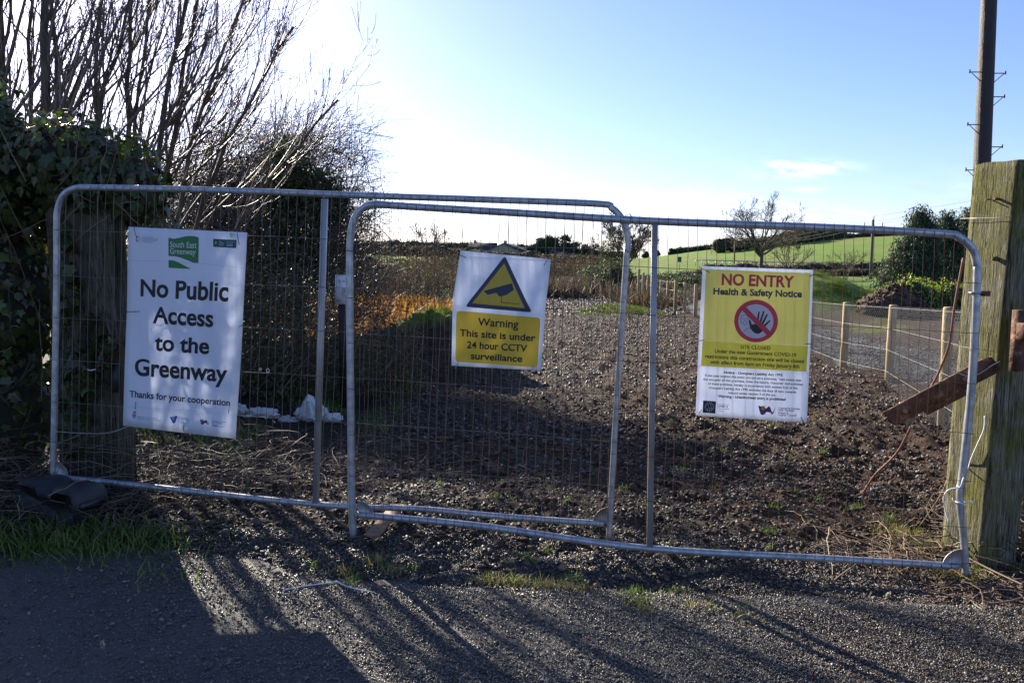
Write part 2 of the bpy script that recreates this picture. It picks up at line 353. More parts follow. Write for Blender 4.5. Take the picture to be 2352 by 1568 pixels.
M['ivy'] = mat('ivy_leaf', [(.05, .03, .015), (.022, .034, .01), (.04, .062, .016), (.08, .11, .028)], 2, .36, None, 0, island=.85, translucent=.28, c2=(2.4, 2.6, .6))
M['ivy_core'] = mat('ivy_shade', [(.012, .014, .008), (.03, .03, .018)], 9, .95, None, 1, 20)  # near-black fill: the shade deep inside foliage put in as colour
M['grass'] = mat('grass_blades', [(.05, .09, .015), (.10, .17, .03), (.2, .22, .07)], 3, .55, island=.8, translucent=.4, c2=(1.3, 1.5, .6))
M['grass_dry'] = mat('dry_grass', [(.12, .13, .03), (.28, .25, .09), (.36, .3, .16)], 3, .6, island=.9, translucent=.35, c2=(1.2, 1.2, .7))
M['bracken'] = mat('bracken', [(.12, .05, .02), (.30, .14, .04), (.34, .26, .06)], 1.2, .7, island=.55, translucent=.35, c2=(1.4, 1.3, .8))
M['bramble'] = mat('bramble_leaf', [(.03, .045, .015), (.07, .09, .03), (.14, .10, .04)], 1.5, .5, island=.7, translucent=.3, c2=(1.6, 1.7, .7))
M['moss'] = mat('moss', [(.06, .09, .012), (.15, .19, .03)], 8, .9, island=.7, translucent=.3, c2=(1.3, 1.4, .6))
M['scrub_brown'] = mat('scrub_brown', [(.05, .044, .028), (.10, .085, .052), (.19, .125, .075)], .6, .8, island=.6, translucent=.2, c2=(1.2, 1.1, .9))
M['scrub_green'] = mat('scrub_green', [(.03, .045, .02), (.06, .085, .03), (.10, .12, .04)], .6, .6, island=.6, translucent=.2, c2=(1.4, 1.5, .7))
M['laurel'] = mat('laurel_leaf', [(.09, .15, .02), (.22, .28, .05), (.34, .38, .10)], 1.5, .4, island=.7, translucent=.4, c2=(1.3, 1.4, .6))
M['conifer'] = mat('conifer_spray', [(.012, .03, .014), (.03, .06, .025), (.055, .085, .04)], 1.2, .7, island=.6, translucent=.1)
M['plastic_black'] = mat('black_rubber', [(.015, .016, .018), (.03, .032, .035)], 20, .55, None, .3, 60, dist=.004)
M['bag'] = mat('white_plastic', [(.6, .62, .66), (.8, .82, .85)], 5, .35, None, .6, 14, translucent=.25, c2=(1, 1, 1), dist=.02)
M['white_cord'] = mat('white_cord', [(.65, .65, .66), (.8, .8, .8)], 20, .6)
M['tie_black'] = mat('tie_black', [(.012, .012, .013)], 5, .4)
M['red'] = mat('red_plastic', [(.55, .03, .06), (.7, .06, .1)], 20, .4)
M['board'] = mat('sign_white', [(.74, .76, .8), (.82, .84, .88)], 6, .42, translucent=.42, c2=(1, 1.02, 1.1), stretch=(1, 1, .2))
M['brick'] = mat('brown_stone', [(.16, .09, .06), (.26, .16, .11), (.32, .22, .16)], 12, .85, None, .8, 40, dist=.01)
M['wall_pale'] = mat('render_wall', [(.24, .23, .2), (.32, .3, .27)], 2, .9)
M['slate_roof'] = mat('slate_roof', [(.04, .043, .052), (.07, .073, .085)], 3, .95, spec=.1)
M['glass'] = mat('window_glass', [(.03, .035, .04)], 3, .15)
def ink(name, c, rough=.5, tr=.3): return mat(name, [tuple(a * .92 for a in c), c], 30, rough, translucent=tr, c2=(1, 1, 1), stretch=(1, 1, .1))
I = dict(black=ink('ink_black', (.02, .02, .024)), green=ink('ink_green', (.04, .22, .07)), teal=ink('ink_teal', (.02, .11, .12)), white=ink('ink_white', (.84, .86, .9), tr=.42),
         grey=ink('ink_grey', (.22, .24, .3)), blue=ink('ink_blue', (.03, .06, .36)), pale=ink('ink_pale_blue', (.3, .38, .62)), purple=ink('ink_purple', (.14, .03, .18)),
         gold=ink('ink_gold', (.6, .38, .05)), orange=ink('ink_orange', (.55, .12, .04)), yellow=ink('ink_amber', (.84, .58, .06), tr=.42), yellow2=ink('ink_yellow', (.86, .74, .17), tr=.42),
         olive=ink('ink_olive_yellow', (.74, .64, .07), tr=.4), red=ink('ink_red', (.62, .05, .07), tr=.2), navy=ink('ink_navy', (.04, .05, .09)), brown=ink('ink_brown_black', (.045, .03, .025)),
         lime=ink('ink_lime', (.4, .5, .1)))

# ================================================================== THE SETTING
def axis(lo, hi, d0, d1, step, grow, end0, end1):
    a = list(np.arange(lo, hi, step)); s = step; x = a[-1]
    while x < end1: s *= grow; x += s; a.append(x)
    s = step; x = a[0]; pre = []
    while x > end0: s *= grow; x -= s; pre.append(x)
    return np.array(pre[::-1] + a)
gx = axis(-3.9, 4.3, 0, 0, .028, 1.05, -900, 900)
gy = axis(2.9, 8.0, 0, 0, .028, 1.03, -30, 1500)
GX, GY = np.meshgrid(gx, gy); Z = H(GX, GY)
nx, ny = len(gx), len(gy)
ii = (np.arange(ny - 1)[:, None] * nx + np.arange(nx - 1)[None]).ravel()
gq = np.stack([ii, ii + 1, ii + 1 + nx, ii + nx], -1)
def lerp(a, b, t): return a + (np.asarray(b) - a) * t[..., None]
def albedo(x, y):
    c = np.ones(x.shape + (3,)) * np.array([.05, .040, .031])
    n1 = fbm(x * 1.1, y * 1.1, 4, 51); n2 = fbm(x * .3, y * .3, 3, 61)
    c = lerp(c, [.065, .043, .029], sst(.35, .62, n1 + .25 * sst(.4, 2.2, x) - .1) * sst(4.4, 5.0, y))          # brown soil showing
    c = lerp(c, [.075, .055, .04], sst(3.3, 4.2, y) * (1 - sst(4.2, 4.8, y)) * sst(1.6, 2.6, x))
    c = lerp(c, [.03, .025, .018], sst(-1.3, -1.9, x) * sst(4.3, 4.7, y))                                        # leaf litter
    c = lerp(c, [.06, .11, .02], sst(.45, .6, n1) * sst(-1.2, -2.0, x) * sst(6.5, 7.5, y))
    tr_l = -1.4 + 1.4 * sst(10, 40, y); 
    c = lerp(c, [.10, .16, .03], sst(-.2, -2.2, x - tr_l) * sst(20, 28, y))
    mo = np.exp(-(((x + 1.3) / 1.6) ** 2 + ((y - 12.6) / 1.6) ** 2) ** 1.2)
    c = lerp(c, [.06, .042, .03], sst(.2, .5, mo)); c = lerp(c, [.16, .24, .03], sst(.75, .9, HB(x, y) + .5 * (n1 - .5)) * (mo > .15))
    c = lerp(c, [.13, .19, .03], np.exp(-(((x - 3.6) / 1.0) ** 2 + ((y - 27) / 1.8) ** 2)) * sst(.35, .5, n1))
    c = lerp(c, [.07, .05, .038], sst(8.0, 8.4, x))
    c = lerp(c, [.13, .19, .03], sst(8.4, 9.2, x) * sst(23, 25, y + 3 * (n1 - .5)) ); c = lerp(c, [.12, .16, .03], sst(8.4, 9.2, x) * sst(.58, .66, n1) * .7)
    c = lerp(c, [.10, .075, .05], (1 - sst(5.5, 5.9, x)) * sst(40, 52, y) * sst(-1, 0, x) * (1 - sst(110, 130, y)))
    grassf = np.array([.115, .175, .03]) ; 
    c = lerp(c, grassf, sst(5.9, 7.5, x) * sst(30, 36, y)); c = lerp(c, grassf, sst(58, 75, y))
    c = lerp(c, [.12, .185, .03], sst(85, 110, y))
    fld = nse(x * .011 + 3, y * .009, 77); fn = fbm(x * .09, y * .035, 5, 88, .65); c = lerp(c, [.17, .17, .05], sst(.48, .62, fn) * .55 * sst(70, 90, y)); c = c * (1 + (.35 * (fld[..., None] - .5) + .5 * (fbm(x * .6, y * .2, 4, 89)[..., None] - .5)) * sst(90, 120, y)[..., None])
    return c * (.85 + .3 * n2[..., None])
mb = MB(); mb.add(np.stack([GX, GY, Z], -1).reshape(-1, 3), gq)
ground = struct(mb.build('ground', M['ground'], smooth=True))
al = albedo(GX, GY).reshape(-1, 3); ca = ground.data.color_attributes.new('albedo', 'FLOAT_COLOR', 'POINT')
ca.data.foreach_set('color', np.concatenate([al, np.ones((len(al), 1))], 1).astype(np.float32).ravel())
# road sheet
rx = axis(-3.5, 4, 0, 0, .045, 1.12, -60, 60); ry = np.concatenate([-np.geomspace(30, .3, 20), np.arange(0, 2.8, .14), np.arange(2.8, 4.9, .035)])
RX, RY = np.meshgrid(rx, ry)
e = road_edge(RX); d = RY - e + .22 * (fbm(RX * 5, RY * 5, 3, 71) - .5)
RZ = HB(RX, RY) + .004 - .07 * sst(-.05, .3, d) + .010 * (fbm(RX * 3, RY * 3, 2, 80) - .5) + .006 * (fbm(RX * 16, RY * 16, 3, 81) - .5)
n_, m_ = len(rx), len(ry); ii = (np.arange(m_ - 1)[:, None] * n_ + np.arange(n_ - 1)[None]).ravel()
mb = MB(); mb.add(np.stack([RX, RY, RZ], -1).reshape(-1, 3), np.stack([ii, ii + 1, ii + 1 + n_, ii + n_], -1)); struct(mb.build('road', M['asphalt'], smooth=True))
# side path beyond the stake fence
py_ = np.concatenate([np.arange(6, 26, .25), np.arange(26, 60, 1.)]); pu = np.linspace(0, 1, 16)
PY, PU = np.meshgrid(py_, pu, indexing='ij')
PX = 5.75 + PU * 2.75 + .12 * (fbm(PY * 1.1, PU * 2, 2, 91) - .5) * (np.abs(PU - .5) * 2) + .02 * np.maximum(PY - 20, 0)
PZ = H(PX, PY) * 0 + HB(PX, PY) + .05 - .12 * (np.abs(PU - .5) * 2) ** 8
n_, m_ = len(pu), len(py_); ii = (np.arange(m_ - 1)[:, None] * n_ + np.arange(n_ - 1)[None]).ravel()
mb = MB(); mb.add(np.stack([PX, PY, PZ], -1).reshape(-1, 3), np.stack([ii, ii + 1, ii + 1 + n_, ii + n_], -1)); struct(mb.build('path', M['pathg'], smooth=True))

# ------------------------------------------------------------------ gravel
def cloud_pts(n, x0, x1, y0, y1, dens=None):
    x = rng.uniform(x0, x1, n); y = rng.uniform(y0, y1, n)
    if dens is not None: k = rng.uniform(0, 1, n) < dens(x, y); x, y = x[k], y[k]
    return x, y
def lay(mb, temps, x, y, smin, smax, tilt=.5, sink=.1, pw=3.):
    n = len(x); s = smin + (smax - smin) * rng.uniform(0, 1, n) ** pw
    z = np.maximum(H(x, y), np.where(y < road_edge(x) + .15, HB(x, y) + .007 + .010 * (fbm(x * 3, y * 3, 2, 80) - .5) + .006 * (fbm(x * 16, y * 16, 3, 81) - .5) - .07 * sst(-.05, .3, y - road_edge(x)), -9)) + s * sink
    Mx = rotm(rng.uniform(0, 6.28, n), rng.normal(0, tilt, n), rng.normal(0, tilt, n))
    return scat(mb, temps, np.stack([x, y, z], -1), Mx, s)
def dg(x, y): return (.35 + .65 * sst(.38, .55, fbm(x * 1.5 + 5, y * 1.5, 3, 33))) * (sst(-2.4, -1.2, x) * .85 + .15) * sst(road_edge(x) - .1, road_edge(x) + .35, y)
mb = MB()
lay(mb, CHIPS, *cloud_pts(62000, -2.9, 3.4, 3.0, 6.6, dg), .007, .042)
lay(mb, CHIPS, *cloud_pts(26000, -2.2, 5.4, 6.4, 11, lambda x, y: sst(-2.0, -1.0, x) * (.25 + .75 * sst(.42, .6, fbm(x * .9 + 5, y * .9, 4, 33)))), .014, .06)
lay(mb, CHIPS, *cloud_pts(34000, -1.4, 5.6, 11, 26, lambda x, y: sst(-1.2, -.6, x - .03 * (y - 11))), .02, .075)
lay(mb, CHIPS, *cloud_pts(16000, -.6, 6, 26, 50), .05, .14)
stuff(mb.build('gravel', M['gravel']), 'dark slate gravel covering the track behind and in front of the mesh gate', 'gravel')
mb = MB(); lay(mb, CHIPS, *cloud_pts(26000, 5.85, 8.4, 8.5, 24), .015, .05)
for k_ in (3, 4):
    for a_ in mb.f[k_]: pass
for v_ in mb.v: v_[:, 2] = v_[:, 2] + .045
stuff(mb.build('path_gravel', M['pathchip']), 'grey gravel surface of the side path beyond the stake fence', 'gravel')
mb = MB()
lay(mb, STONES, *cloud_pts(4200, -1.2, 4.2, 4.4, 10), .02, .10, pw=4)
lay(mb, CHIPS, *cloud_pts(30000, .6, 3.6, 3.1, 4.5, lambda x, y: sst(.6, 1.6, x) * sst(.36, .52, fbm(x * 2, y * 2, 3, 8))), .004, .016, pw=2)
lay(mb, CHIPS, *cloud_pts(26000, -.6, 4.6, 4.5, 11, lambda x, y: .5 + .5 * sst(.4, .6, fbm(x * 3, y * 3, 2, 8))), .01, .045)
stuff(mb.build('soil_clods', M['clod']), 'loose brown soil clods mixed with stones inside the gate', 'soil')
mb = MB()
lay(mb, CHIPS, *cloud_pts(170000, -2.6, 3.4, 2.85, 4.7, lambda x, y: (sst(-2.5, -1.6, x + .3 * (y - 3.7)) * (.2 + .8 * sst(3.1, 3.7, y + .9 * (x + .9))) + .06) * (.55 + .45 * sst(.38, .52, fbm(x * 2.2, y * 2.2, 3, 13)))), .004, .0145, pw=1.4)
lay(mb, CHIPS, *cloud_pts(5000, -2.6, 3.2, 2.9, 4.2, lambda x, y: .25 + .75 * sst(3.4, 4.1, y)), .008, .03, pw=3)
stuff(mb.build('grit', M['fine']), 'fine grit scattered over the edge of the old asphalt', 'grit')

# ================================================================== FENCE PANELS
PL1 = Plane((-2.92, 5.0), (.64, 4.53)); PL2 = Plane((-.93, 4.56), (2.49, 4.26))
def pts_on(pl, pxs, off=0): return np.array([pl.hit(x, y, off) for x, y in pxs])
def fence_panel(name, label, pl, frame_px, legs_px, mids, corners, fr, rust, wire_m, nv, gus, seed):
    r_ = np.random.default_rng(seed)
    o0 = pl.hit(*corners[2]); t = thing(name, label, 'fence', (o0[0], o0[1], float(H(o0[0], o0[1]))), 'wire mesh fence panels across the track')
    TR = .0205
    for nm, pxs, rr, k in frame_px:
        p = pts_on(pl, pxs); q = spline(p, k) if k else p
        mb = MB(); tube(mb, q, rr, 12); mb.build(nm, M['galv'], t, True)
    for (xa, ya), (xb, yb) in mids:
        a = pl.hit(xa, ya); b = pl.hit(xb, yb); mb = MB(); d_ = b - a; L = np.linalg.norm(d_); d_ /= L
        u = pl.d - d_ * np.dot(pl.d, d_); u /= np.linalg.norm(u); wv = np.cross(d_, u)
        s = .0165; c = [(-1, -1), (-.25, -1), (-.12, -.8), (.12, -.8), (.25, -1), (1, -1), (1, 1), (-1, 1)]
        if wv @ pl.n < 0: wv = -wv
        v = [a + u * s * x + wv * s * -y for x, y in c] + [b + u * s * x + wv * s * -y for x, y in c]
        k = len(c); f = [[i, (i + 1) % k, (i + 1) % k + k, i + k] for i in range(k)] + [list(range(k))[::-1], [i + k for i in range(k)]]
        mb.add(v, f); mb.build('upright', M['galv_worn'], t)
    # wires
    TL, TRc, BR, BL = [pl.hit(*c) for c in corners]
    def S(u, v): return (TL * (1 - u) + TRc * u) * (1 - v) + (BL * (1 - u) + BR * u) * v
    front = pl.n * (TR + .002); rad = .00145
    ru = .055; rv = .085
    for k in range(nv):
        u = (k + .55) / nv; v0 = -.012; dd = min(u, 1 - u)
        if dd < ru: v0 = rv * (1 - math.sqrt(max(0, 1 - (1 - dd / ru) ** 2)))
        n = 13; vv = np.linspace(v0, 1.014, n); bow = r_.normal(0, .0035); ph = r_.uniform(0, 6.28); am = abs(r_.normal(.0015, .002))
        uu = u + (bow * np.sin(np.pi * vv) + am * np.sin(vv * r_.uniform(9, 16) + ph)) / pl.len * 1.6 * (np.sin(np.pi * np.clip(vv, 0, 1)) > .02)
        dp = r_.normal(0, .006) * np.sin(np.pi * vv)
        p = np.array([S(a, b) for a, b in zip(uu, vv)]) + front + pl.n * dp[:, None] * .5
        mb = MB(); tube(mb, p, rad, 4, False); mb.build('wire', wire_m, t)
    for v in fr:
        n = 24; uu = np.linspace(-.004, 1.004, n); vv = v + .0016 * np.sin(uu * 9 + r_.uniform(0, 6)) + r_.normal(0, .0007, n)
        p = np.array([S(a, b) for a, b in zip(uu, vv)]) + front + pl.n * .0035
        mb = MB(); tube(mb, p, rad * 1.15, 4, False); mb.build('wire', wire_m, t)
    for (cx, cy, sx, sy, rad_) in gus:       # quarter disc stiffener plates
        c0 = pl.hit(cx, cy, .0); mb = MB(); up = np.array([0, 0, 1.])
        ang = np.linspace(0, np.pi / 2, 9); ring = [c0 + pl.d * sx * rad_ * math.cos(a) + up * rad_ * sy * math.sin(a) for a in ang]
        v = [c0 + pl.n * .003] + [r + pl.n * .003 for r in ring] + [c0 - pl.n * .003] + [r - pl.n * .003 for r in ring]
        k = len(ring) + 1; f = [list(range(k)), [i + k for i in range(k)][::-1]] + [[i, (i + 1) % k, (i + 1) % k + k, i + k] for i in range(k)]
        mb.add(v, f); mb.build('corner_plate', M['galv_worn'], t)
    return t
F1 = fence_panel('mesh_fence', 'grey galvanised mesh panel holding the tall greenway sign, beside the ivy', PL1,
    [('frame', [(122, 1100), (124, 1000), (130, 640), (130, 520), (133, 478), (147, 447), (175, 432), (230, 431), (500, 437), (860, 450), (1100, 458), (1370, 468), (1405, 478), (1430, 505), (1441, 545), (1442, 580)], .0195, 70),
     ('bottom_rail', [(124, 1094), (300, 1112), (730, 1158), (960, 1168), (1090, 1180), (1240, 1192), (1388, 1202)], .0185, 30),
     ('leg', [(1441, 560), (1425, 800), (1412, 1000), (1398, 1244)], .0185, 20),
     ('leg', [(122, 1090), (121, 1135)], .018, 0)],
    None, [((746, 457), (725, 1157))], [(130, 432), (1441, 470), (1400, 1203), (122, 1095)],
    (.138, .293, .435, .582, .73, .873), None, M['wire_grey'], 66, [(124, 1092, 1, 1, .1), (1402, 1203, -1, 1, .105)], 3)
F2 = fence_panel('mesh_fence', 'rusty wired mesh panel carrying the camera warning and no entry notices', PL2,
    [('frame', [(812, 1232), (808, 1150), (805, 900), (803, 620), (805, 545), (815, 500), (835, 477), (862, 470), (950, 475), (1200, 490), (1500, 508), (1900, 523), (2165, 537), (2205, 547), (2232, 570), (2243, 605), (2244, 640), (2234, 860), (2212, 1080), (2206, 1120)], .0215, 90),
     ('leg', [(2206, 1115), (2205, 1160), (2212, 1220), (2217, 1288), (2218, 1318)], .0195, 16),
     ('bottom_rail', [(820, 1181), (1100, 1207), (1480, 1258), (1900, 1282), (2200, 1300)], .0205, 30)],
    None, [((1504, 516), (1492, 1266))], [(802, 472), (2246, 538), (2214, 1300), (812, 1178)],
    (.143, .29, .437, .586, .733, .873), None, M['wire_rust'], 66, [(822, 1186, 1, 1, .1), (2210, 1303, -1, 1, .11)], 5)
for pxs, lab in (([(858, 443), (861, 460), (859, 490), (862, 500)], 'thin grey wire tying the two top rails together'),
                 ([(1430, 500), (1448, 492), (1452, 520), (1436, 526), (1428, 505)], 'twist of grey wire where both panels cross at the rounded corner')):
    mb = MB(); tube(mb, spline(pts_on(PL2, pxs, .03), 14), .0018, 5); tag(mb.build('tie_wire', M['wire_grey']), lab, 'wire')
mb = MB(); tube(mb, spline(pts_on(PL1, [(118, 990), (200, 995), (255, 993), (300, 975)], .03), 16), .002, 5); tag(mb.build('tie_wire', M['wire_pale']), 'pale loose wire strung from the panel to the greenway sign corner', 'wire')
# cable rings
for x, y, lab in ((615, 851, 'larger white plastic ring on the mesh beside the greenway sign'), (598, 848, 'small white plastic ring on the mesh beside the greenway sign')):
    c = PL1.hit(x, y, .035); a = np.linspace(0, 6.28, 13); r = .013 if x > 600 else .008
    mb = MB(); tube(mb, c + np.stack([np.cos(a) * r * .7, a * 0, np.sin(a) * r], -1), .0018, 5, False); tag(mb.build('cable_ring', M['white_cord']), lab, 'ring')

# ================================================================== SIGNS
def crop(ox, oy, s):
    return lambda x, y: ((ox + x / s) / 1.08844, (oy + y / s) / 1.08844)
class Sign:
    """rows: list of (v, left_px, right_px, extra forward offset)"""
    def __init__(s, name, label, pl, rows, off, bow=0.):
        s.rows = rows; s.pl = pl; s.off = off; s.bow = bow
        s.P = [(v, pl.hit(*l, off + e), pl.hit(*r, off + e)) for v, l, r, e in rows]
        s.t = thing(name, label, 'sign', (s.P[-1][1] + s.P[-1][2]) / 2)
    def S(s, u, v, lift=0.):
        k = 0
        while k < len(s.P) - 2 and v > s.P[k + 1][0]: k += 1
        v0, a, b = s.P[k]; v1, c, d = s.P[k + 1]; f = (v - v0) / (v1 - v0)
        p = (a * (1 - u) + b * u) * (1 - f) + (c * (1 - u) + d * u) * f
        wv = s.bow * math.sin(math.pi * u) * (1 + .5 * math.sin(v * 5)) + .0015 * math.sin(v * 11 + u * 4)
        return p + s.pl.n * (wv + lift)
    def uv(s, px, py):
        rows = s.rows; k = 0
        for it in range(len(rows) - 1):
            (v0, a, b, _), (v1, c, d, _) = rows[it], rows[it + 1]
            u, f = .5, .5
            for _ in range(12):
                x = (a[0] * (1 - u) + b[0] * u) * (1 - f) + (c[0] * (1 - u) + d[0] * u) * f; y = (a[1] * (1 - u) + b[1] * u) * (1 - f) + (c[1] * (1 - u) + d[1] * u) * f
                xu = (b[0] - a[0]) * (1 - f) + (d[0] - c[0]) * f; yu = (b[1] - a[1]) * (1 - f) + (d[1] - c[1]) * f
                xf = (c[0] - a[0]) * (1 - u) + (d[0] - b[0]) * u; yf = (c[1] - a[1]) * (1 - u) + (d[1] - b[1]) * u
                det = xu * yf - xf * yu; ex, ey = px - x, py - y
                u += (ex * yf - xf * ey) / det; f += (xu * ey - ex * yu) / det
            if f <= 1 or it == len(rows) - 2: return u, v0 + f * (v1 - v0)
    def board(s):
        nu, nv = 14, 24; mb = MB(); vs = []
        vl = sorted(set([i / nv for i in range(nv + 1)] + [r[0] for r in s.rows]))
        for v in vl:
            for i in range(nu + 1): vs.append(s.S(i / nu, v))
        n = len(vs); vs += [p - s.pl.n * .004 for p in vs]; w_ = nu + 1; m = len(vl)
        f = []
        for j in range(m - 1):
            for i in range(nu):
                a = j * w_ + i; f.append([a, a + w_, a + w_ + 1, a + 1]); f.append([n + a, n + a + 1, n + a + w_ + 1, n + a + w_])
        rim = [i for i in range(w_)] + [j * w_ + nu for j in range(1, m)] + [(m - 1) * w_ + i for i in range(nu - 1, -1, -1)] + [j * w_ for j in range(m - 2, 0, -1)]
        for i in range(len(rim)): a, b = rim[i], rim[(i + 1) % len(rim)]; f.append([a, b, b + n, a + n])
        mb.add(np.array(vs), np.array(f)); return mb.build('board', M['board'], s.t)
    def flat(s, name, bm, m, lift):            # bm in (u,v,0) -> printed onto the board
        for k in range(1, 24):
            for no, co in (((0, 1, 0), (0, k / 24, 0)), ((1, 0, 0), (k / 24, 0, 0))):
                vals = [v.co[1 if no[1] else 0] for v in bm.verts]
                if min(vals) < k / 24 < max(vals): bmesh.ops.bisect_plane(bm, geom=bm.verts[:] + bm.edges[:] + bm.faces[:], plane_co=co, plane_no=no)
        for r in s.rows[1:-1]: bmesh.ops.bisect_plane(bm, geom=bm.verts[:] + bm.edges[:] + bm.faces[:], plane_co=(0, r[0], 0), plane_no=(0, 1, 0))
        for v in bm.verts: v.co = Vector(s.S(v.co.x, v.co.y, lift))
        bmesh.ops.recalc_face_normals(bm, faces=bm.faces[:])
        me = bpy.data.meshes.new(name); bm.to_mesh(me); bm.free(); me.materials.append(m)
        if len(me.polygons) and me.polygons[0].normal.dot(Vector(s.pl.n)) < 0: me.flip_normals()
        o = bpy.data.objects.new(name, me); C.objects.link(o); o.parent = s.t; o.matrix_parent_inverse = pinv(s.t); return o
    def poly(s, pts, m, lift=.0008, name='print', extra=()):
        bm = bmesh.new()
        for ring in (pts,) + tuple(extra):
            vs = [bm.verts.new((*s.uv(*p), 0)) for p in ring]; f = bm.faces.new(vs)
        bmesh.ops.triangulate(bm, faces=bm.faces[:]); return s.flat(name, bm, m, lift)
    def text(s, txt, l, r, cap, m, lift=.0016, bold=0., name='lettering'):
        cu = bpy.data.curves.new('t', 'FONT'); cu.body = txt; cu.size = 1; cu.offset = bold; cu.resolution_u = 3 if cap < 12 else 5
        o = bpy.data.objects.new('t', cu); C.objects.link(o); dg_ = bpy.context.evaluated_depsgraph_get(); me = bpy.data.meshes.new_from_object(o.evaluated_get(dg_))
        bpy.data.objects.remove(o); bm = bmesh.new(); bm.from_mesh(me); bpy.data.meshes.remove(me); bpy.data.curves.remove(cu)
        xs = [v.co.x for v in bm.verts]; x0, x1 = min(xs), max(xs)
        ul, vl = s.uv(*l); ur, vr = s.uv(*r); uc, vc = s.uv(l[0], l[1] - cap)
        for v in bm.verts:
            f = (v.co.x - x0) / (x1 - x0); yy = v.co.y; yy = yy * 1.09 if yy < .449 else .4894 + (yy - .449) * .8266; g = yy / .682
            v.co = Vector((ul + (ur - ul) * f + (uc - ul) * g * .0, vl + (vr - vl) * f + (vc - vl) * g, 0))
        return s.flat(name, bm, m, lift)
    def tie(s, a, b, width=.0035, m=None, lift=.004):
        p = s.pl.hit(*a, s.off + lift + .006); q = s.pl.hit(*b, s.off + lift + .006)
        mb = MB(); mid = (p + q) / 2 + s.pl.n * .004; tube(mb, spline([p, mid, q], 6), width * .55, 5)
        mb.build('cable_tie', m or M['tie_black'], s.t)
def circ(cx, cy, rx, ry=None, n=32, a0=0, a1=360): ry = ry or rx; return [(cx + rx * math.cos(R(a0 + (a1 - a0) * i / n)), cy + ry * math.sin(R(a0 + (a1 - a0) * i / n))) for i in range(n)]
def strip(pts, wd):
    p = np.array(pts, float); t = np.gradient(p, axis=0); t /= np.linalg.norm(t, axis=1, keepdims=True); n = np.stack([-t[:, 1], t[:, 0]], -1)
    return [tuple(a) for a in p + n * wd / 2] + [tuple(a) for a in (p - n * wd / 2)[::-1]]
SW = [(1187, 1160), (1205, 1220), (1235, 1265), (1265, 1275), (1300, 1265), (1335, 1215), (1365, 1178), (1390, 1178), (1410, 1215), (1425, 1270), (1440, 1285), (1460, 1270), (1480, 1215), (1495, 1180), (1485, 1230), (1465, 1290), (1445, 1320), (1425, 1325), (1408, 1290), (1390, 1230), (1378, 1205), (1360, 1220), (1330, 1280), (1295, 1325), (1262, 1338), (1230, 1325), (1210, 1280), (1195, 1220)]
def swoosh(sg, cf, x0, y0, wd, sk=0.):
    k = wd / 310; sg.poly([cf(x0 + (x - 1185) * k, y0 + (y - 1160) * k + sk * (x - 1185) * k) for x, y in SW], I['purple'], name='emblem')
    sg.poly([cf(*p) for p in circ(x0 + 85 * k, y0 + 48 * k, 42 * k)], I['gold'], name='emblem')
# --- sign 1
c1 = crop(300, 560, 2.903)
s1 = Sign('site_sign', 'tall white sign reading No Public Access to the Greenway on the mesh panel', PL1,
          [(0, (295, 521), (567, 534), 0), (.5, (291, 716), (556, 765), .004), (1, (282, 977), (541, 1007), 0)], .034, .006)
s1.board(); K = I['black']
for tx, l, r, cap, bo in (('No Public', (152, 518), (790, 556), 117, .012), ('Access', (245, 713), (683, 745), 114, .012), ('to the', (258, 911), (652, 938), 108, .012),
                          ('Greenway', (110, 1090), (778, 1140), 117, .012), ('Thanks for your cooperation', (70, 1250), (800, 1316), 46, .006)):
    L_, R_ = c1(*l), c1(*r); s1.text(tx, L_, R_, cap / 2.903 / 1.088, K, bold=bo * 1.0 + .014)
s1.poly([c1(*p) for p in [(361, 98), (385, 105), (410, 106), (440, 100), (480, 90), (520, 86), (550, 88), (580, 98), (579, 190), (577, 283), (545, 281), (500, 262), (450, 243), (405, 232), (361, 231)]], I['green'], name='emblem')
s1.poly([c1(*p) for p in [(361, 261), (385, 261), (410, 266), (440, 280), (480, 302), (525, 324), (440, 320), (361, 316)]], I['green'], name='emblem')
s1.text('South East', c1(373, 167), c1(565, 174), 12.5, I['white'], .0022, .008); s1.text('Greenway', c1(373, 214), c1(558, 224), 12.5, I['white'], .0022, .008)
s1.poly([c1(683, 107), c1(848, 116), c1(845, 174), c1(683, 165)], I['teal'])
s1.text('2040', c1(778, 160), c1(820, 162), 5, I['white'], .0022); s1.text('Tionscadal Éireann', c1(778, 130), c1(838, 134), 2.2, I['white'], .0022); s1.text('Project Ireland', c1(778, 141), c1(822, 144), 2.2, I['white'], .0022)
for i, tx in enumerate(('Rialtas', 'na hÉireann', 'Government', 'of Ireland')): s1.text(tx, c1(724, 128 + 9 * i), c1(724 + (22, 36, 36, 30)[i], 130 + 9 * i), 2.2, I['white'], .0022)
s1.poly([c1(*p) for p in circ(702, 135, 6, 11, 14)], I['olive'], .0022, 'emblem')
s1.poly([c1(*p) for p in circ(812, 80, 12, 15, 22)], I['lime'], name='emblem'); s1.poly([c1(*p) for p in circ(815, 80, 7, 9, 18)], I['white'], .0016, 'emblem'); s1.text('50', c1(826, 84), c1(838, 85), 3, I['grey'])
s1.poly([c1(*p) for p in circ(131, 108, 13, 22, 18)], I['grey'], name='emblem'); s1.poly([c1(*p) for p in circ(134, 108, 7, 15, 16)], I['white'], .0016, 'emblem')
s1.poly([c1(*p) for p in strip([(156, 92), (155, 134)], 1.6)], I['grey'])
for i, (tx, x1) in enumerate((('An Roinn Iompair,', 250), ('Turasóireachta agus Spóirt', 288), ('Department of Transport,', 280), ('Tourism and Sport', 250))):
    s1.text(tx, c1(168, 100 + 11 * i), c1(x1, 103 + 11 * i), 3.0, I['grey'])
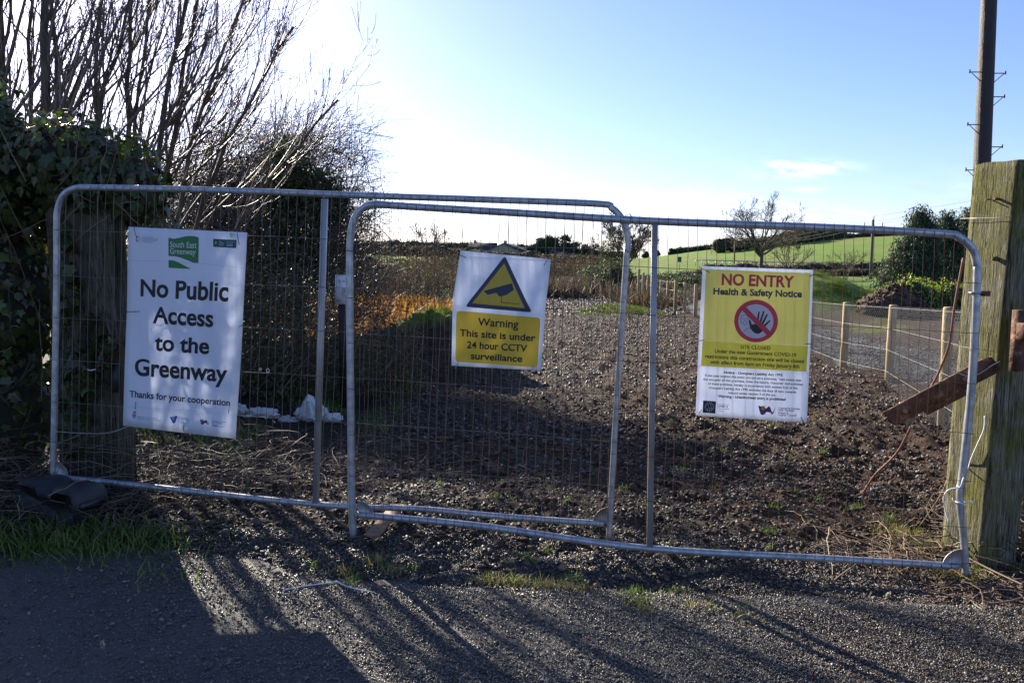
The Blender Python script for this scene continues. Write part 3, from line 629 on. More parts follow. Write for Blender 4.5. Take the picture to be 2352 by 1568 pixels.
s1.poly([c1(*p) for p in [(91, 1369), (104, 1355), (109, 1362), (114, 1357), (121, 1371)]], I['orange'], name='emblem')
s1.poly([c1(*p) for p in [(91, 1374), (118, 1376), (117, 1400), (104, 1412), (91, 1398)]], I['grey'], name='emblem'); s1.poly([c1(*p) for p in [(94, 1388), (115, 1390), (114, 1399), (104, 1408), (94, 1397)]], I['pale'], .0016, 'emblem')
s1.text('Kilkenny County Council', c1(128, 1400), c1(277, 1412), 3.4, I['grey']); s1.text('Comhairle Chontae Chill Chainnigh', c1(125, 1414), c1(302, 1428), 3.4, I['grey'])
s1.poly([c1(*p) for p in [(367, 1397), (382, 1398), (402, 1433), (396, 1444), (388, 1440)]], I['blue'], name='emblem'); s1.poly([c1(*p) for p in [(405, 1390), (424, 1390), (403, 1446), (396, 1436)]], I['blue'], name='emblem')
s1.poly([c1(*p) for p in [(378, 1397), (409, 1387), (398, 1422), (393, 1428)]], I['pale'], .0016, 'emblem')
for i, (tx, x1, mm) in enumerate((('Comhairle Cathrach', 500, 'blue'), ('& Contae Phort Láirge', 507, 'blue'), ('Waterford', 462, 'pale'), ('City & County Council', 507, 'pale'))):
    s1.text(tx, c1(425, 1404 + 12 * i), c1(x1, 1412 + 12 * i), 3.2, I[mm])
swoosh(s1, c1, 586, 1412, 70, .05)
for i, (tx, x1) in enumerate((('Comhairle Contae', 770), ('Loch Garman', 743), ('Wexford', 712), ('County Council', 752))):
    y = (1431, 1441, 1455, 1465)[i]; s1.text(tx, c1(670, y), c1(x1, y + 8), 3.2, I['purple'])
for a, b in (((308, 523), (314, 546)), ((545, 535), (550, 562)), ((288, 716), (320, 715)), ((549, 750), (562, 745)), ((312, 922), (311, 940)), ((527, 935), (525, 948)), ((423, 975), (422, 990))): s1.tie(a, b)
s1.poly([c1(*p) for p in strip([(64, 262), (300, 268), (560, 280), (910, 318)], 1.2)], I['pale'], name='crease_shade'); s1.poly([c1(*p) for p in strip([(48, 1322), (850, 1375)], 1.2)], I['pale'], name='crease_shade')  # flat tinted strips; the shading of the creases is drawn in colour
# --- sign 2
c2 = crop(1110, 600, 4.610)
s2 = Sign('warning_sign', 'folded white sign with black and yellow triangle reading 24 hour CCTV surveillance', PL2,
          [(0, c2(190, 120), c2(1232, 222), -.004), (.43, c2(100, 690), c2(1170, 782), .028), (1, c2(85, 1447), c2(1115, 1502), .004)], .034)
s2.board()
def rounded(pts, r, k=6):
    o = []; n = len(pts)
    for i in range(n):
        p = np.array(pts[i], float); a = np.array(pts[i - 1]) - p; b = np.array(pts[(i + 1) % n]) - p; a = a / np.linalg.norm(a); b = b / np.linalg.norm(b)
        A, B = p + a * r, p + b * r
        for j in range(k + 1): t = j / k; o.append(tuple(A * (1 - t) ** 2 + 2 * p * t * (1 - t) + B * t ** 2))
    return o
s2.poly([c2(*p) for p in rounded([(705, 180), (1016, 833), (245, 768)], 42)], I['navy'], .0008)
s2.poly([c2(*p) for p in [(697, 268), (935, 785), (328, 728)]], I['yellow'], .0016)
s2.poly([c2(*p) for p in [(457, 587), (785, 497), (808, 574), (712, 604), (720, 632), (640, 652), (607, 606), (508, 632)]], I['navy'], .0024, 'pictogram')
s2.poly([c2(*p) for p in [(668, 640), (675, 641), (667, 714), (876, 735), (876, 741), (658, 722)]], I['navy'], .0024, 'pictogram')
s2.poly([c2(*p) for p in rounded([(145, 812), (1113, 893), (1078, 1467), (129, 1400)], 42)], I['yellow'], .0008)
for tx, l, r, cap, bo in (('Warning', (392, 980), (858, 1012), 86, .006), ('This site is under', (182, 1100), (1052, 1164), 76, .018), ('24 hour CCTV', (265, 1240), (957, 1283), 76, .02), ('surveillance', (308, 1368), (903, 1402), 72, .02)):
    s2.text(tx, c2(*l), c2(*r), cap / 4.61 / 1.088, K, bold=bo * .5 + .014)
for a, b in (((993, 559), (1071, 592)), ((1281, 553), (1249, 610))): s2.tie(a, b, lift=.02)
for a, b in (((1053, 830), (1045, 847)), ((1223, 839), (1223, 851))): s2.tie(a, b, .003, M['wire_pale'])
# --- sign 3
c3 = crop(1720, 640, 3.6455)
s3 = Sign('no_entry_sign', 'white and yellow sign reading NO ENTRY Health & Safety Notice', PL2,
          [(0, (1614, 611), (1868, 620), 0), (.5, (1605.5, 783), (1861.5, 797), .003), (1, (1598, 954), (1853, 970), 0)], .034, .004)
s3.board()
s3.poly([c3(163, 118), c3(1120, 155), c3(1092, 816), c3(133, 772)], I['yellow2']); s3.poly([c3(133, 772), c3(1093, 818), c3(1080, 1052), c3(118, 997)], I['olive'], .0014)
s3.text('NO ENTRY', c3(305, 258), c3(968, 284), 96 / 3.967, I['red'], bold=.035); s3.text('Health & Safety Notice', c3(230, 346), c3(1038, 374), 56 / 3.967, I['navy'], bold=.035)
s3.poly([c3(*p) for p in circ(621, 590, 199, 194, 48)], I['red'], .0014, 'pictogram'); s3.poly([c3(*p) for p in circ(619, 592, 159, 155, 44)], I['white'], .002, 'pictogram')
palm = [(566, 640), (572, 628), (598, 618), (640, 616), (684, 640), (676, 684), (645, 706), (612, 702), (582, 676)]
s3.poly([c3(*p) for p in palm], I['brown'], .0027, 'pictogram')
for a, b, wa, wb in (((582, 660), (560, 584), 26, 15), ((628, 630), (647, 508), 20, 13), ((648, 630), (690, 504), 20, 13), ((664, 640), (721, 530), 20, 13), ((676, 655), (744, 586), 20, 13)):
    a, b = np.array(a, float), np.array(b, float); d = (b - a) / np.linalg.norm(b - a); n_ = np.array([-d[1], d[0]])
    s3.poly([c3(*p) for p in (a + n_ * wa / 2, b + n_ * wb / 2, b + n_ * wb / 4 + d * 5, b - n_ * wb / 4 + d * 5, b - n_ * wb / 2, a - n_ * wa / 2)], I['brown'], .0029, 'pictogram')
for pts, wd in (([(478, 608), (492, 606), (480, 575), (490, 545), (515, 535), (545, 545), (556, 575)], 3), ([(478, 566), (556, 572)], 2.5), ([(507, 690), (545, 657), (575, 660)], 3)):
    s3.poly([c3(*p) for p in strip(spline(np.array([(*p, 0) for p in pts]), 14)[:, :2], wd)], I['brown'], .0027, 'pictogram')
ov = circ(520, 605, 13, 20, 18); s3.poly([c3(*p) for p in strip(ov + [ov[0]], 3)], I['brown'], .0027, 'pictogram')
s3.poly([c3(*p) for p in [(480, 478), (520, 452), (758, 694), (722, 722)]], I['red'], .0034, 'pictogram')
for tx, l, r, cap, bo, k in (('SITE CLOSED', (478, 840), (750, 852), 31, .006, 'brown'), ('Under the new Government COVID-19', (243, 878), (985, 915), 31, .012, 'brown'), ('restrictions this construction site will be closed', (155, 925), (1055, 972), 31, .012, 'brown'), ('with effect from 6pm on Friday January 8th', (203, 977), (1015, 1020), 31, .012, 'brown'),
        ('Notice - Occupiers Liability Act 1995', (327, 1066), (862, 1092), 22, .03, 'black'), ('If you pass beyond this point you are on a premises. Take notice that', (155, 1092), (1032, 1140), 20, .012, 'black'),
        ('the occupier of this premises, given the nature, character and activities', (138, 1128), (1046, 1176), 20, .012, 'black'), ('of these premises, hereby in accordance with section 5(2) of the', (182, 1168), (998, 1210), 20, .012, 'black'),
        ('Occupiers Liability Act 1995 excludes the duty of care towards', (190, 1205), (985, 1247), 20, .012, 'black'), ('visitors under section 3 of the act.', (367, 1252), (802, 1273), 20, .012, 'black'), ('Warning - Unauthorised entry is prohibited', (274, 1284), (890, 1314), 22, .03, 'black'),
        ('Coronavirus', (268, 1353), (375, 1358), 12, 0, 'grey'), ('COVID-19', (268, 1372), (365, 1378), 14, .03, 'black'), ('Public Health', (268, 1392), (377, 1398), 12, 0, 'grey'), ('Advice', (268, 1412), (322, 1416), 12, 0, 'grey'),
        ('Comhairle Contae', (820, 1390), (1020, 1397), 17, .01, 'purple'), ('Loch Garman', (818, 1408), (967, 1414), 17, .01, 'purple'), ('Wexford', (818, 1432), (912, 1437), 17, .01, 'purple'), ('County Council', (816, 1450), (985, 1458), 17, .01, 'purple')):
    s3.text(tx, c3(*l), c3(*r), cap / 3.967, I[k], .0022, bo * .8 + .010)
s3.poly([c3(139, 1313), c3(257, 1322), c3(250, 1433), c3(134, 1425)], I['black'])
for i in range(28):
    a = R(i * 360 / 28); s3.poly([c3(*p) for p in strip([(196 + 37 * math.cos(a), 1372 + 36 * math.sin(a)), (196 + 49 * math.cos(a), 1372 + 48 * math.sin(a))], 3.5)], I['white'], .0018, 'emblem') if i % 2 else None
rg_ = circ(196, 1372, 35, 34, 28); s3.poly([c3(*p) for p in strip(rg_ + [rg_[0]], 3)], I['white'], .0018, 'emblem')
for x, y in ((185, 1358), (205, 1352), (212, 1368), (188, 1378), (203, 1385), (216, 1386), (180, 1392), (197, 1396)): s3.poly([c3(*p) for p in circ(x, y, 4.5, 4.5, 8)], I['white'], .0018, 'emblem')
swoosh(s3, c3, 643, 1358, 155)
for a, b in (((1612, 616), (1630, 626)), ((1859, 635), (1871, 630)), ((1604, 782), (1618, 781)), ((1851, 789), (1865, 790)), ((1601, 954), (1612, 941)), ((1840, 957), (1845, 970))): s3.tie(a, b)

# ================================================================== GATE POSTS
def prism(name, ring, z0, z1, m, parent, nz_=24, amp=.008, topn=.02, seed=0, lean=(0, 0), taper=0.):
    """upright timber: ring of plan points swept up with small irregularities"""
    r_ = np.random.default_rng(seed); ring = np.array(ring, float); ds = []
    n = len(ring)
    for i in range(n):
        a, b = ring[i], ring[(i + 1) % n]; k = max(2, int(np.linalg.norm(b - a) / .03))
        for j in range(k): ds.append(a + (b - a) * j / k)
    ds = np.array(ds); c = ds.mean(0); zs = np.linspace(z0, z1, nz_); vs = []
    for zi, z in enumerate(zs):
        f = (z - z0) / (z1 - z0)
        off = fbm(ds[:, 0] * 14 + 9, ds[:, 1] * 14 + z * 1.3, 3, seed)[:, None] - .5
        dd = ds - c; dn = dd / np.linalg.norm(dd, axis=1, keepdims=True)
        q = c + dd * (1 - taper * f) + dn * off * amp * 2 + np.array(lean) * f
        zz = z + (topn * (fbm(q[:, 0] * 8, q[:, 1] * 8, 2, seed + 3) - .5) if zi == nz_ - 1 else 0)
        vs.append(np.column_stack([q, np.full(len(q), z) if np.isscalar(zz) else zz]))
    m_ = len(ds); V = np.concatenate(vs); F = []
    for i in range(nz_ - 1):
        for j in range(m_): F.append([i * m_ + j, i * m_ + (j + 1) % m_, (i + 1) * m_ + (j + 1) % m_, (i + 1) * m_ + j])
    top = (nz_ - 1) * m_; mb = MB(); V = np.concatenate([V, [[*(c + np.array(lean)), z1 - .006]]]); ci = len(V) - 1
    tri = [[top + j, top + (j + 1) % m_, ci] for j in range(m_)]
    mb.add(V, np.array(F)); mb.f[3].append(np.array(tri))
    return mb.build(name, m, parent)
def square(cx, cy, sx, sy, ang):
    c, s = math.cos(ang), math.sin(ang); return [(cx + x * c - y * s, cy + x * s + y * c) for x, y in ((-sx / 2, -sy / 2), (sx / 2, -sy / 2), (sx / 2, sy / 2), (-sx / 2, sy / 2))]
# right post: front face runs from FL to FR
FLb = P(2155, 1290, 4.70); FRb = P(2250, 1290, 4.43); FLt = P(2233, 375, 4.70); FRt = P(2342, 368, 4.43)
d_ = (FRb - FLb)[:2]; L_ = np.linalg.norm(d_); d_ /= L_; nrm = np.array([-d_[1], d_[0]])
lean = ((FLt + FRt) / 2 - (FLb + FRb) / 2)[:2]
gp = thing('gate_post', 'tall square mossy timber gate post with sunlit face', 'gate post', (*((FLb + FRb)[:2] / 2 + nrm * .13), 0))
ring = [FLb[:2], FRb[:2], FRb[:2] + nrm * .27, FLb[:2] + nrm * .27]
topw = np.linalg.norm((FRt - FLt)[:2])
prism('post', ring, -.25, (FLt[2] + FRt[2]) / 2, M['timber'], gp, 60, .006, .02, 4, lean * 1.12, 1 - topw / L_)
def on_post(px, py, lift=0.):
    f = (1290 - py) / 920.; A = FLb * (1 - f) + FLt * f
    nn = np.array([nrm[0], nrm[1], 0]); r = ray(px, py); A = A - nn * lift; t = np.dot(A - CE, nn) / np.dot(r, nn); return CE + r * t
NNP = np.array([-nrm[0], -nrm[1], 0.])
for x, y, r in ((2292, 457, .008), (2257, 1252, .006), (2272, 458, .004)):   # bolt, hole plug, nail
    p = on_post(x, y); mb = MB(); tube(mb, [p - NNP * .01, p + NNP * .022], r, 8); mb.build('bolt', M['rust'], gp)
p = on_post(2290, 595); mb = MB(); V, F = stone_t(.9, 3); mb.add(V * .075 * np.array([1, .5, .8]) + p, F); mb.build('knot', M['timber'], gp)
mb = MB(); q = [on_post(x, y, .006) for x, y in ((2205, 502), (2250, 501), (2290, 500), (2325, 497))]; tube(mb, q, .0015, 4); mb.build('wire', M['wire_pale'], gp)
# clip on the panel upright
cl_ = thing('fence_clip', 'small steel clamp joining the mesh panel to the timber post', 'clamp', PL2.hit(2240, 672))
c = PL2.hit(2240, 672, .0); a = np.linspace(0, 6.28, 17); mb = MB()
tube(mb, c + np.stack([np.cos(a) * .027, np.sin(a) * .027, a * 0], -1), .006, 6, False); mb.build('strap', M['galv'], cl_)
mb = MB(); q = PL2.hit(2262, 674, .0); box(mb, q, (.05, .02, .028)); tube(mb, [q + [-.02, -.03, .0], q + [-.02, .03, 0]], .008, 6); mb.build('bolt', M['rust'], cl_)
# second, lower post behind, with ivy and netting
p2b = P(2335, 1270, 5.0); pp = thing('gate_post', 'shorter weathered post behind the tall gate post, wrapped in netting', 'gate post', (p2b[0], p2b[1], 0))
prism('post', square(p2b[0], p2b[1], .26, .24, R(28)), -.2, 1.28, M['timber'], pp, 30, .008, .02, 9)
# rusty hinge bracket on the dark side of the post
hb = thing('hinge_bracket', 'heavy rusty iron bracket bolted to the shaded side of the post', 'hinge', P(2348, 780, 4.45))
mb = MB(); Rz = Matrix.Rotation(R(30), 3, 'Z'); box(mb, P(2338, 782, 4.32), (.06, .05, .34), Rz); mb.build('plate', M['rust'], hb)
mb = MB(); box(mb, P(2372, 760, 4.28), (.16, .09, .09), Rz); mb.build('knuckle', M['rust'], hb)
# rusty gate hinge bar
hx = thing('hinge_bar', 'rusty angle iron bar with two bolts leaning on the timber post', 'iron bar', P(2160, 900, 4.62))
A_, B_ = P(2042, 962, 4.74), P(2288, 832, 4.35); dv = (B_ - A_); Lb = np.linalg.norm(dv); dv /= Lb
sd_ = np.cross(dv, [0, 1, 0]); sd_ /= np.linalg.norm(sd_); up_ = -sd_ if sd_[2] < 0 else sd_; nb = np.cross(dv, up_); nb = nb if nb[1] < 0 else -nb
def flange(name, o, a, b, wd, th, nrm_, r0=0., n=14):
    mb = MB(); ln = np.linalg.norm(b - a); vs = []
    for i in range(n + 1):
        f = i / n; c = a + (b - a) * f; k = 1 - .25 * (f > .93)
        j = rng.normal(0, .0012, 2)
        for s, t_ in ((0, 0), (1, 0), (1, 1), (0, 1)): vs.append(c + wd * (s - .5) * k + nrm_ * (th * (t_ - .5) + j[0] * s))
    F = []
    for i in range(n):
        for s in range(4): F.append([4 * i + s, 4 * i + (s + 1) % 4, 4 * i + 4 + (s + 1) % 4, 4 * i + 4 + s])
    F += [[0, 1, 2, 3], [4 * n + 3, 4 * n + 2, 4 * n + 1, 4 * n]]
    mb.add(vs, F); return mb.build(name, M['rust'], o)
flange('front_plate', hx, A_, B_, up_ * .115, .009, nb)
flange('lower_flange', hx, A_ + dv * .17 - up_ * .085 - nb * .05, A_ + dv * .47 - up_ * .085 - nb * .05, up_ * .07, .009, nb)
for x, y in ((2222, 868), (2082, 942)):
    f = ((x - 2042) / 246.); p = P(x - 6, y + 6, 4.60 + (4.12 - 4.60) * f - .012) if False else A_ + dv * Lb * f - up_ * .0
    mb = MB(); tube(mb, [p - nb * .005, p + nb * .006], .017, 10); tube(mb, [p, p + nb * .018], .010, 6); mb.build('bolt', M['brick'], hx)
# brown rod, lower rod, cord
mb = MB(); tube(mb, spline([P(2213, 592, 4.5), P(2193, 700, 4.52), P(2180, 790, 4.54), P(2158, 850, 4.60), P(2138, 890, 4.64)], 24), [.007] * 24, 7); tag(mb.build('bent_rod', M['hose']), 'reddish brown bent rod hanging down to the rusty hinge bar', 'rod')
mb = MB(); tube(mb, spline([P(2092, 980, 4.68), P(2060, 1040, 4.78), P(2010, 1090, 4.95), P(1985, 1128, 5.05)], 16), .0075, 7); tag(mb.build('thin_rod', M['hose']), 'rusty thin rod slanting from the hinge bar to the ground', 'rod')
mb = MB(); tube(mb, spline([P(2104, 965, 4.55), P(2150, 1020, 4.5), P(2168, 1060, 4.46)], 12), .005, 6); tag(mb.build('thin_rod', M['hose']), 'short rusty rod running from the hinge bar towards the post', 'rod')
def line(name, pxs, Y, r, m, lab, cat, n=24, sides=6, g=None):
    Ys = Y if hasattr(Y, '__len__') else [Y] * len(pxs); mb = MB(); tube(mb, spline([P(x, y, q) for (x, y), q in zip(pxs, Ys)], n), r, sides); return tag(mb.build(name, m), lab, cat, g)
mb = MB(); tube(mb, spline([on_post(x, y, .012) for x, y in ((2262, 955), (2260, 985), (2245, 1020), (2232, 1050), (2222, 1080))] + [P(2212, 1100, 4.20), P(2205, 1118, 4.22), P(2180, 1124, 4.24), P(2168, 1140, 4.26), P(2170, 1165, 4.27), P(2180, 1200, 4.27)], 50), .004, 6)
tag(mb.build('rope', M['white_cord']), 'white rope hanging on the timber post and looped behind the panel leg', 'rope')
line('tie_wire', [(2186, 846), (2215, 862), (2240, 862), (2262, 850), (2280, 838), (2296, 830)], [4.47, 4.44, 4.41, 4.37, 4.33, 4.32], .003, M['wire_pale'], 'pale twisted wire wrapped round the end of the hinge bar', 'wire')
line('tie_wire', [(2190, 792), (2210, 796), (2240, 800), (2290, 808)], [4.36, 4.3, 4.2, 4.18], .0015, M['wire_grey'], 'thin wire stretched across the timber post above the hinge bar', 'wire')
a = np.linspace(0, 6.28, 17); c = PL2.hit(2205, 1153, 0.); mb = MB(); tube(mb, c + np.stack([np.cos(a) * .026, np.sin(a) * .026, .004 * np.sin(a * 2)], -1), .004, 5, False); tube(mb, spline([c + [.02, -.02, 0], c + [.05, -.03, .015], c + [.07, -.01, -.005]], 8), .004, 5); tube(mb, spline([c + [-.02, -.02, 0], c + [-.05, -.03, .012], c + [-.055, -.02, .03]], 8), .003, 5)
tag(mb.build('cord_knot', M['white_cord']), 'knotted white cord round the bent foot of the panel', 'cord')

# left post, broken and mossy
lp0, lp1 = P(137, 1150, 5.55), P(286, 1150, 5.42)
lp = thing('gate_post', 'broad dark rotten gate post under the ivy behind the greenway sign', 'gate post', ((lp0 + lp1) / 2)); lp.location.z = .1
dl = (lp1 - lp0)[:2]; nl = np.array([-dl[1], dl[0]]) / np.linalg.norm(dl)
topz = P(200, 455, 5.5)[2]
# body above and below the broken middle: front skin built as a grid with a recess
nxg, nzg = 60, 150; us = np.linspace(0, 1, nxg); zs = np.linspace(-.1, topz, nzg); U_, Z_ = np.meshgrid(us, zs)
pyv = 605 + (EYE - Z_) / 5.5 * FPX; pxv = 137 + 149 * U_
dep = .022 * (fbm(U_ * 9, Z_ * 7, 4, 5) - .5)
n3 = fbm(U_ * 5 + 2, Z_ * 5, 4, 15)
hole = sst(0.0, .12, 1 - ((pxv - 232) / (34)) ** 2 - ((pyv - 795) / 70) ** 2 + .9 * (n3 - .5)); hole2 = sst(0, .15, 1 - ((pxv - 175) / 30) ** 2 - ((pyv - 860) / 110) ** 2 + 1.1 * (n3 - .5)); hole3 = sst(0, .1, 1 - ((pxv - 266) / 10) ** 2 - ((pyv - 866) / 34) ** 2)
dep = dep - .13 * hole - .035 * hole2 - .09 * hole3 - .03 * sst(0, .2, 1 - ((pxv - 255) / 34) ** 2 - ((pyv - 770) / 50) ** 2 + (n3 - .5))
edge = np.minimum(U_, 1 - U_); dep = dep - .02 * (1 - sst(0, .06, edge))
base = lp0[:2] + (lp1 - lp0)[:2] * U_[..., None]
Pf = np.concatenate([base - nl * dep[..., None] * 1.0 * 1, Z_[..., None]], -1)
Pf[-1, :, 2] += .02 * (fbm(us * 6, us * 0, 2, 3) - .5)
ii = (np.arange(nzg - 1)[:, None] * nxg + np.arange(nxg - 1)[None]).ravel(); mb = MB(); V = Pf.reshape(-1, 3)
Bk = V.copy(); Bk[:, :2] = base.reshape(-1, 2) + nl * .14
n = len(V); q = np.stack([ii, ii + 1, ii + 1 + nxg, ii + nxg], -1); mb.add(np.concatenate([V, Bk]), q); mb.f[4].append(q[:, ::-1] + n)
for a_ in (np.arange(nzg - 1) * nxg, np.arange(nzg - 1) * nxg + nxg - 1): mb.f[4].append(np.stack([a_, a_ + nxg, a_ + nxg + n, a_ + n], -1))
a_ = (nzg - 1) * nxg + np.arange(nxg - 1); mb.f[4].append(np.stack([a_, a_ + 1, a_ + 1 + n, a_ + n], -1))
M['timber_left'] = timber('dark_mossy_post', [(.035, .028, .023), (.11, .09, .072), (.18, .155, .125)], [(.04, .042, .016), (.11, .105, .04)], .63); mb.build('post', M['timber_left'], lp, True)
mb = MB(); tube(mb, [P(236, 790, 5.40), P(236, 845, 5.39)], .009, 6); mb.build('iron_rod', M['rust'], lp)
mb = MB(); tube(mb, spline([P(196, 846, 5.36), P(206, 850, 5.35), P(220, 848, 5.36)], 8), .005, 6); mb.build('rag', M['white_cord'], lp)
mb = MB(); box(mb, P(267, 868, 5.39), (.045, .02, .2)); mb.build('plate', M['plastic_black'], lp)

# rubber foot block
fb = thing('rubber_block', 'black rubber fence foot under the dead stems', 'fence foot', (*P(150, 1180, 4.72)[:2], float(H(-2.7, 4.7))))
bx0, bx1 = P(70, 1150, 5.1), P(228, 1190, 4.55)
a = R(-28); Rm = np.array([[math.cos(a), -math.sin(a), 0], [math.sin(a), math.cos(a), 0], [0, 0, 1]])
prof = [(-.34, -.03), (-.35, .15), (-.32, .175), (-.1, .175), (-.08, .12), (.08, .12), (.1, .175), (.31, .175), (.335, .15), (.34, -.03)]
cc = np.array([*((bx0 + bx1)[:2] / 2), float(HB(-2.6, 4.85)) + .01]); vs = []
for s in (-.115, -.095, .095, .115):
    k = .85 if abs(s) > .1 else 1.
    for x, z in prof: vs.append(Rm @ np.array([x * .86 * (.97 if k < 1 else 1), s, z * k]) + cc)
k = len(prof); F = []
for j in range(3):
    for i in range(k): F.append([j * k + i, j * k + (i + 1) % k, (j + 1) * k + (i + 1) % k, (j + 1) * k + i])
F += [list(range(k)), [3 * k + i for i in range(k)][::-1]]
mb = MB(); mb.add(vs, F); mb.build('block', M['plastic_black'], fb)
mb = MB(); box(mb, Rm @ np.array([.296, 0, .07]) + cc, (.012, .15, .05), Rm); mb.build('handle_slot', M['tie_black'], fb)

# little old sign on its dark post
os_ = thing('old_sign', 'small chipped white sign on a dark wooden stake behind the mesh', 'sign', (*P(783, 760, 9)[:2], .2))
mb = MB(); c = P(783, 665, 9.0); box(mb, c, (.135, .008, .335), Matrix.Rotation(R(2), 3, 'Y')); mb.build('plate', mat('chipped_white', [(.12, .07, .05), (.6, .6, .6), (.68, .68, .68), (.7, .7, .7)], 14, .6), os_)
mb = MB(); box(mb, (c[0] + .0, 9.06, .85), (.085, .06, 1.55)); mb.build('stake', M['pole'], os_)
mb = MB(); a = np.linspace(0, 6.28, 13); tube(mb, c + np.array([.035, -.008, -.01]) + np.stack([np.cos(a) * .016, a * 0, np.sin(a) * .02], -1), .0035, 4, False); mb.build('emblem', M['tie_black'], os_)

# ================================================================== IVY AND TREES ON THE LEFT
def sph_pts(n, c, r, lo=.75, hi=1.05, seed=0):
    d = rng.normal(size=(n, 3)); d /= np.linalg.norm(d, axis=1, keepdims=True)
    k = lo + (hi - lo) * rng.uniform(0, 1, n) ** .7
    lump = .8 + .4 * fbm(d[:, 0] * 2.6 + seed, d[:, 2] * 2.6 + d[:, 1] * 2, 3, seed)
    return np.array(c) + d * k[:, None] * lump[:, None] * np.array(r), d
def facing(n_, jitter):                       # rotation so local z = normal, local -y hangs down
    n_ = n_ + rng.normal(0, jitter, n_.shape); n_ /= np.linalg.norm(n_, axis=1, keepdims=True)
    dn = np.array([0, 0, -1.]) + rng.normal(0, .35, n_.shape); y = dn - n_ * np.sum(dn * n_, 1, keepdims=True); y /= np.linalg.norm(y, axis=1, keepdims=True) + 1e-6
    x = np.cross(y, n_); return np.stack([x, y, n_], -1)
ivy = thing('ivy', 'dense dark green ivy smothering the old wall and hanging over the rotten post', 'ivy', (-3.6, 5.8, .2))
blobs = [((-3.75, 5.75, 2.35), (.6, .5, .55), 1500), ((-3.1, 5.7, 2.42), (.5, .42, .33), 1300), ((-2.78, 5.62, 2.28), (.3, .32, .24), 800), ((-3.75, 5.75, 1.5), (.42, .42, .75), 1400), ((-3.72, 5.7, .65), (.36, .4, .7), 700), ((-4.5, 6.0, 1.5), (.7, .6, 1.6), 900), ((-4.2, 5.9, 2.9), (.5, .5, .35), 500), ((-2.6, 5.75, 2.0), (.12, .22, .3), 160), ((-2.55, 5.7, 1.5), (.06, .12, .5), 60), (tuple(P(182, 850, 5.38)), (.12, .05, .2), 130), (tuple(P(245, 800, 5.36)), (.07, .04, .12), 50), (tuple(P(150, 620, 5.4)), (.08, .06, .35), 110), (tuple(P(170, 985, 5.36)), (.12, .05, .2), 60)]
PA = []; DA = []
for i, (c, r, n) in enumerate(blobs):
    p, d = sph_pts(n, c, r, .8, 1.15, i * 5); PA.append(p); DA.append(d * np.array([1, 1.3, 1]))
PA = np.concatenate(PA); DA = np.concatenate(DA); MA = facing(DA, .45); SA = .03 + .065 * rng.uniform(0, 1, len(PA)) ** .8
order = np.argsort(np.where(PA[:, 1] < 5.65, 0, 10) + np.linalg.norm(PA - np.array([-3.0, 5.2, 2.2]), axis=1))
big = order[:300]; rest = order[300:]
lm = []
for v, f in IVY:
    b = MB(); b.add(v, f); me = b.mesh('leaf'); me.materials.append(M['ivy']); lm.append(me)
for i in big:
    o = bpy.data.objects.new('leaf', lm[rng.integers(0, 3)]); C.objects.link(o); o.parent = ivy
    Mx = Matrix(MA[i].tolist()).to_4x4() @ Matrix.Scale(float(SA[i]), 4); Mx.translation = Vector(PA[i] - np.array(ivy.location)); o.matrix_basis = Mx
mb = MB(); scat(mb, IVY, PA[rest], MA[rest], SA[rest]); stuff(mb.build('leaves', M['ivy'], ivy))
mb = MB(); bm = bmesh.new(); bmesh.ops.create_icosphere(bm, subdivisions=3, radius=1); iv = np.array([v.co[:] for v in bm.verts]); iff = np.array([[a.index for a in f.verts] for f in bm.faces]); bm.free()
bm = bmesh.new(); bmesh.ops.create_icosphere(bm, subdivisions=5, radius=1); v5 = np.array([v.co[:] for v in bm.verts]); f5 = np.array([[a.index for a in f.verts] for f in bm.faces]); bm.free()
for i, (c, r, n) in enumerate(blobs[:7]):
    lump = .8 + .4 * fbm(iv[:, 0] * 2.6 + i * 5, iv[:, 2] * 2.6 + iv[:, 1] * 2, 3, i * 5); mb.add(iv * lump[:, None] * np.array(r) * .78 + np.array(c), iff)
mb.build('ivy_shade_core', M['ivy_core'], ivy)  # closed dark lumps, the ivy's inner shade put into their colour

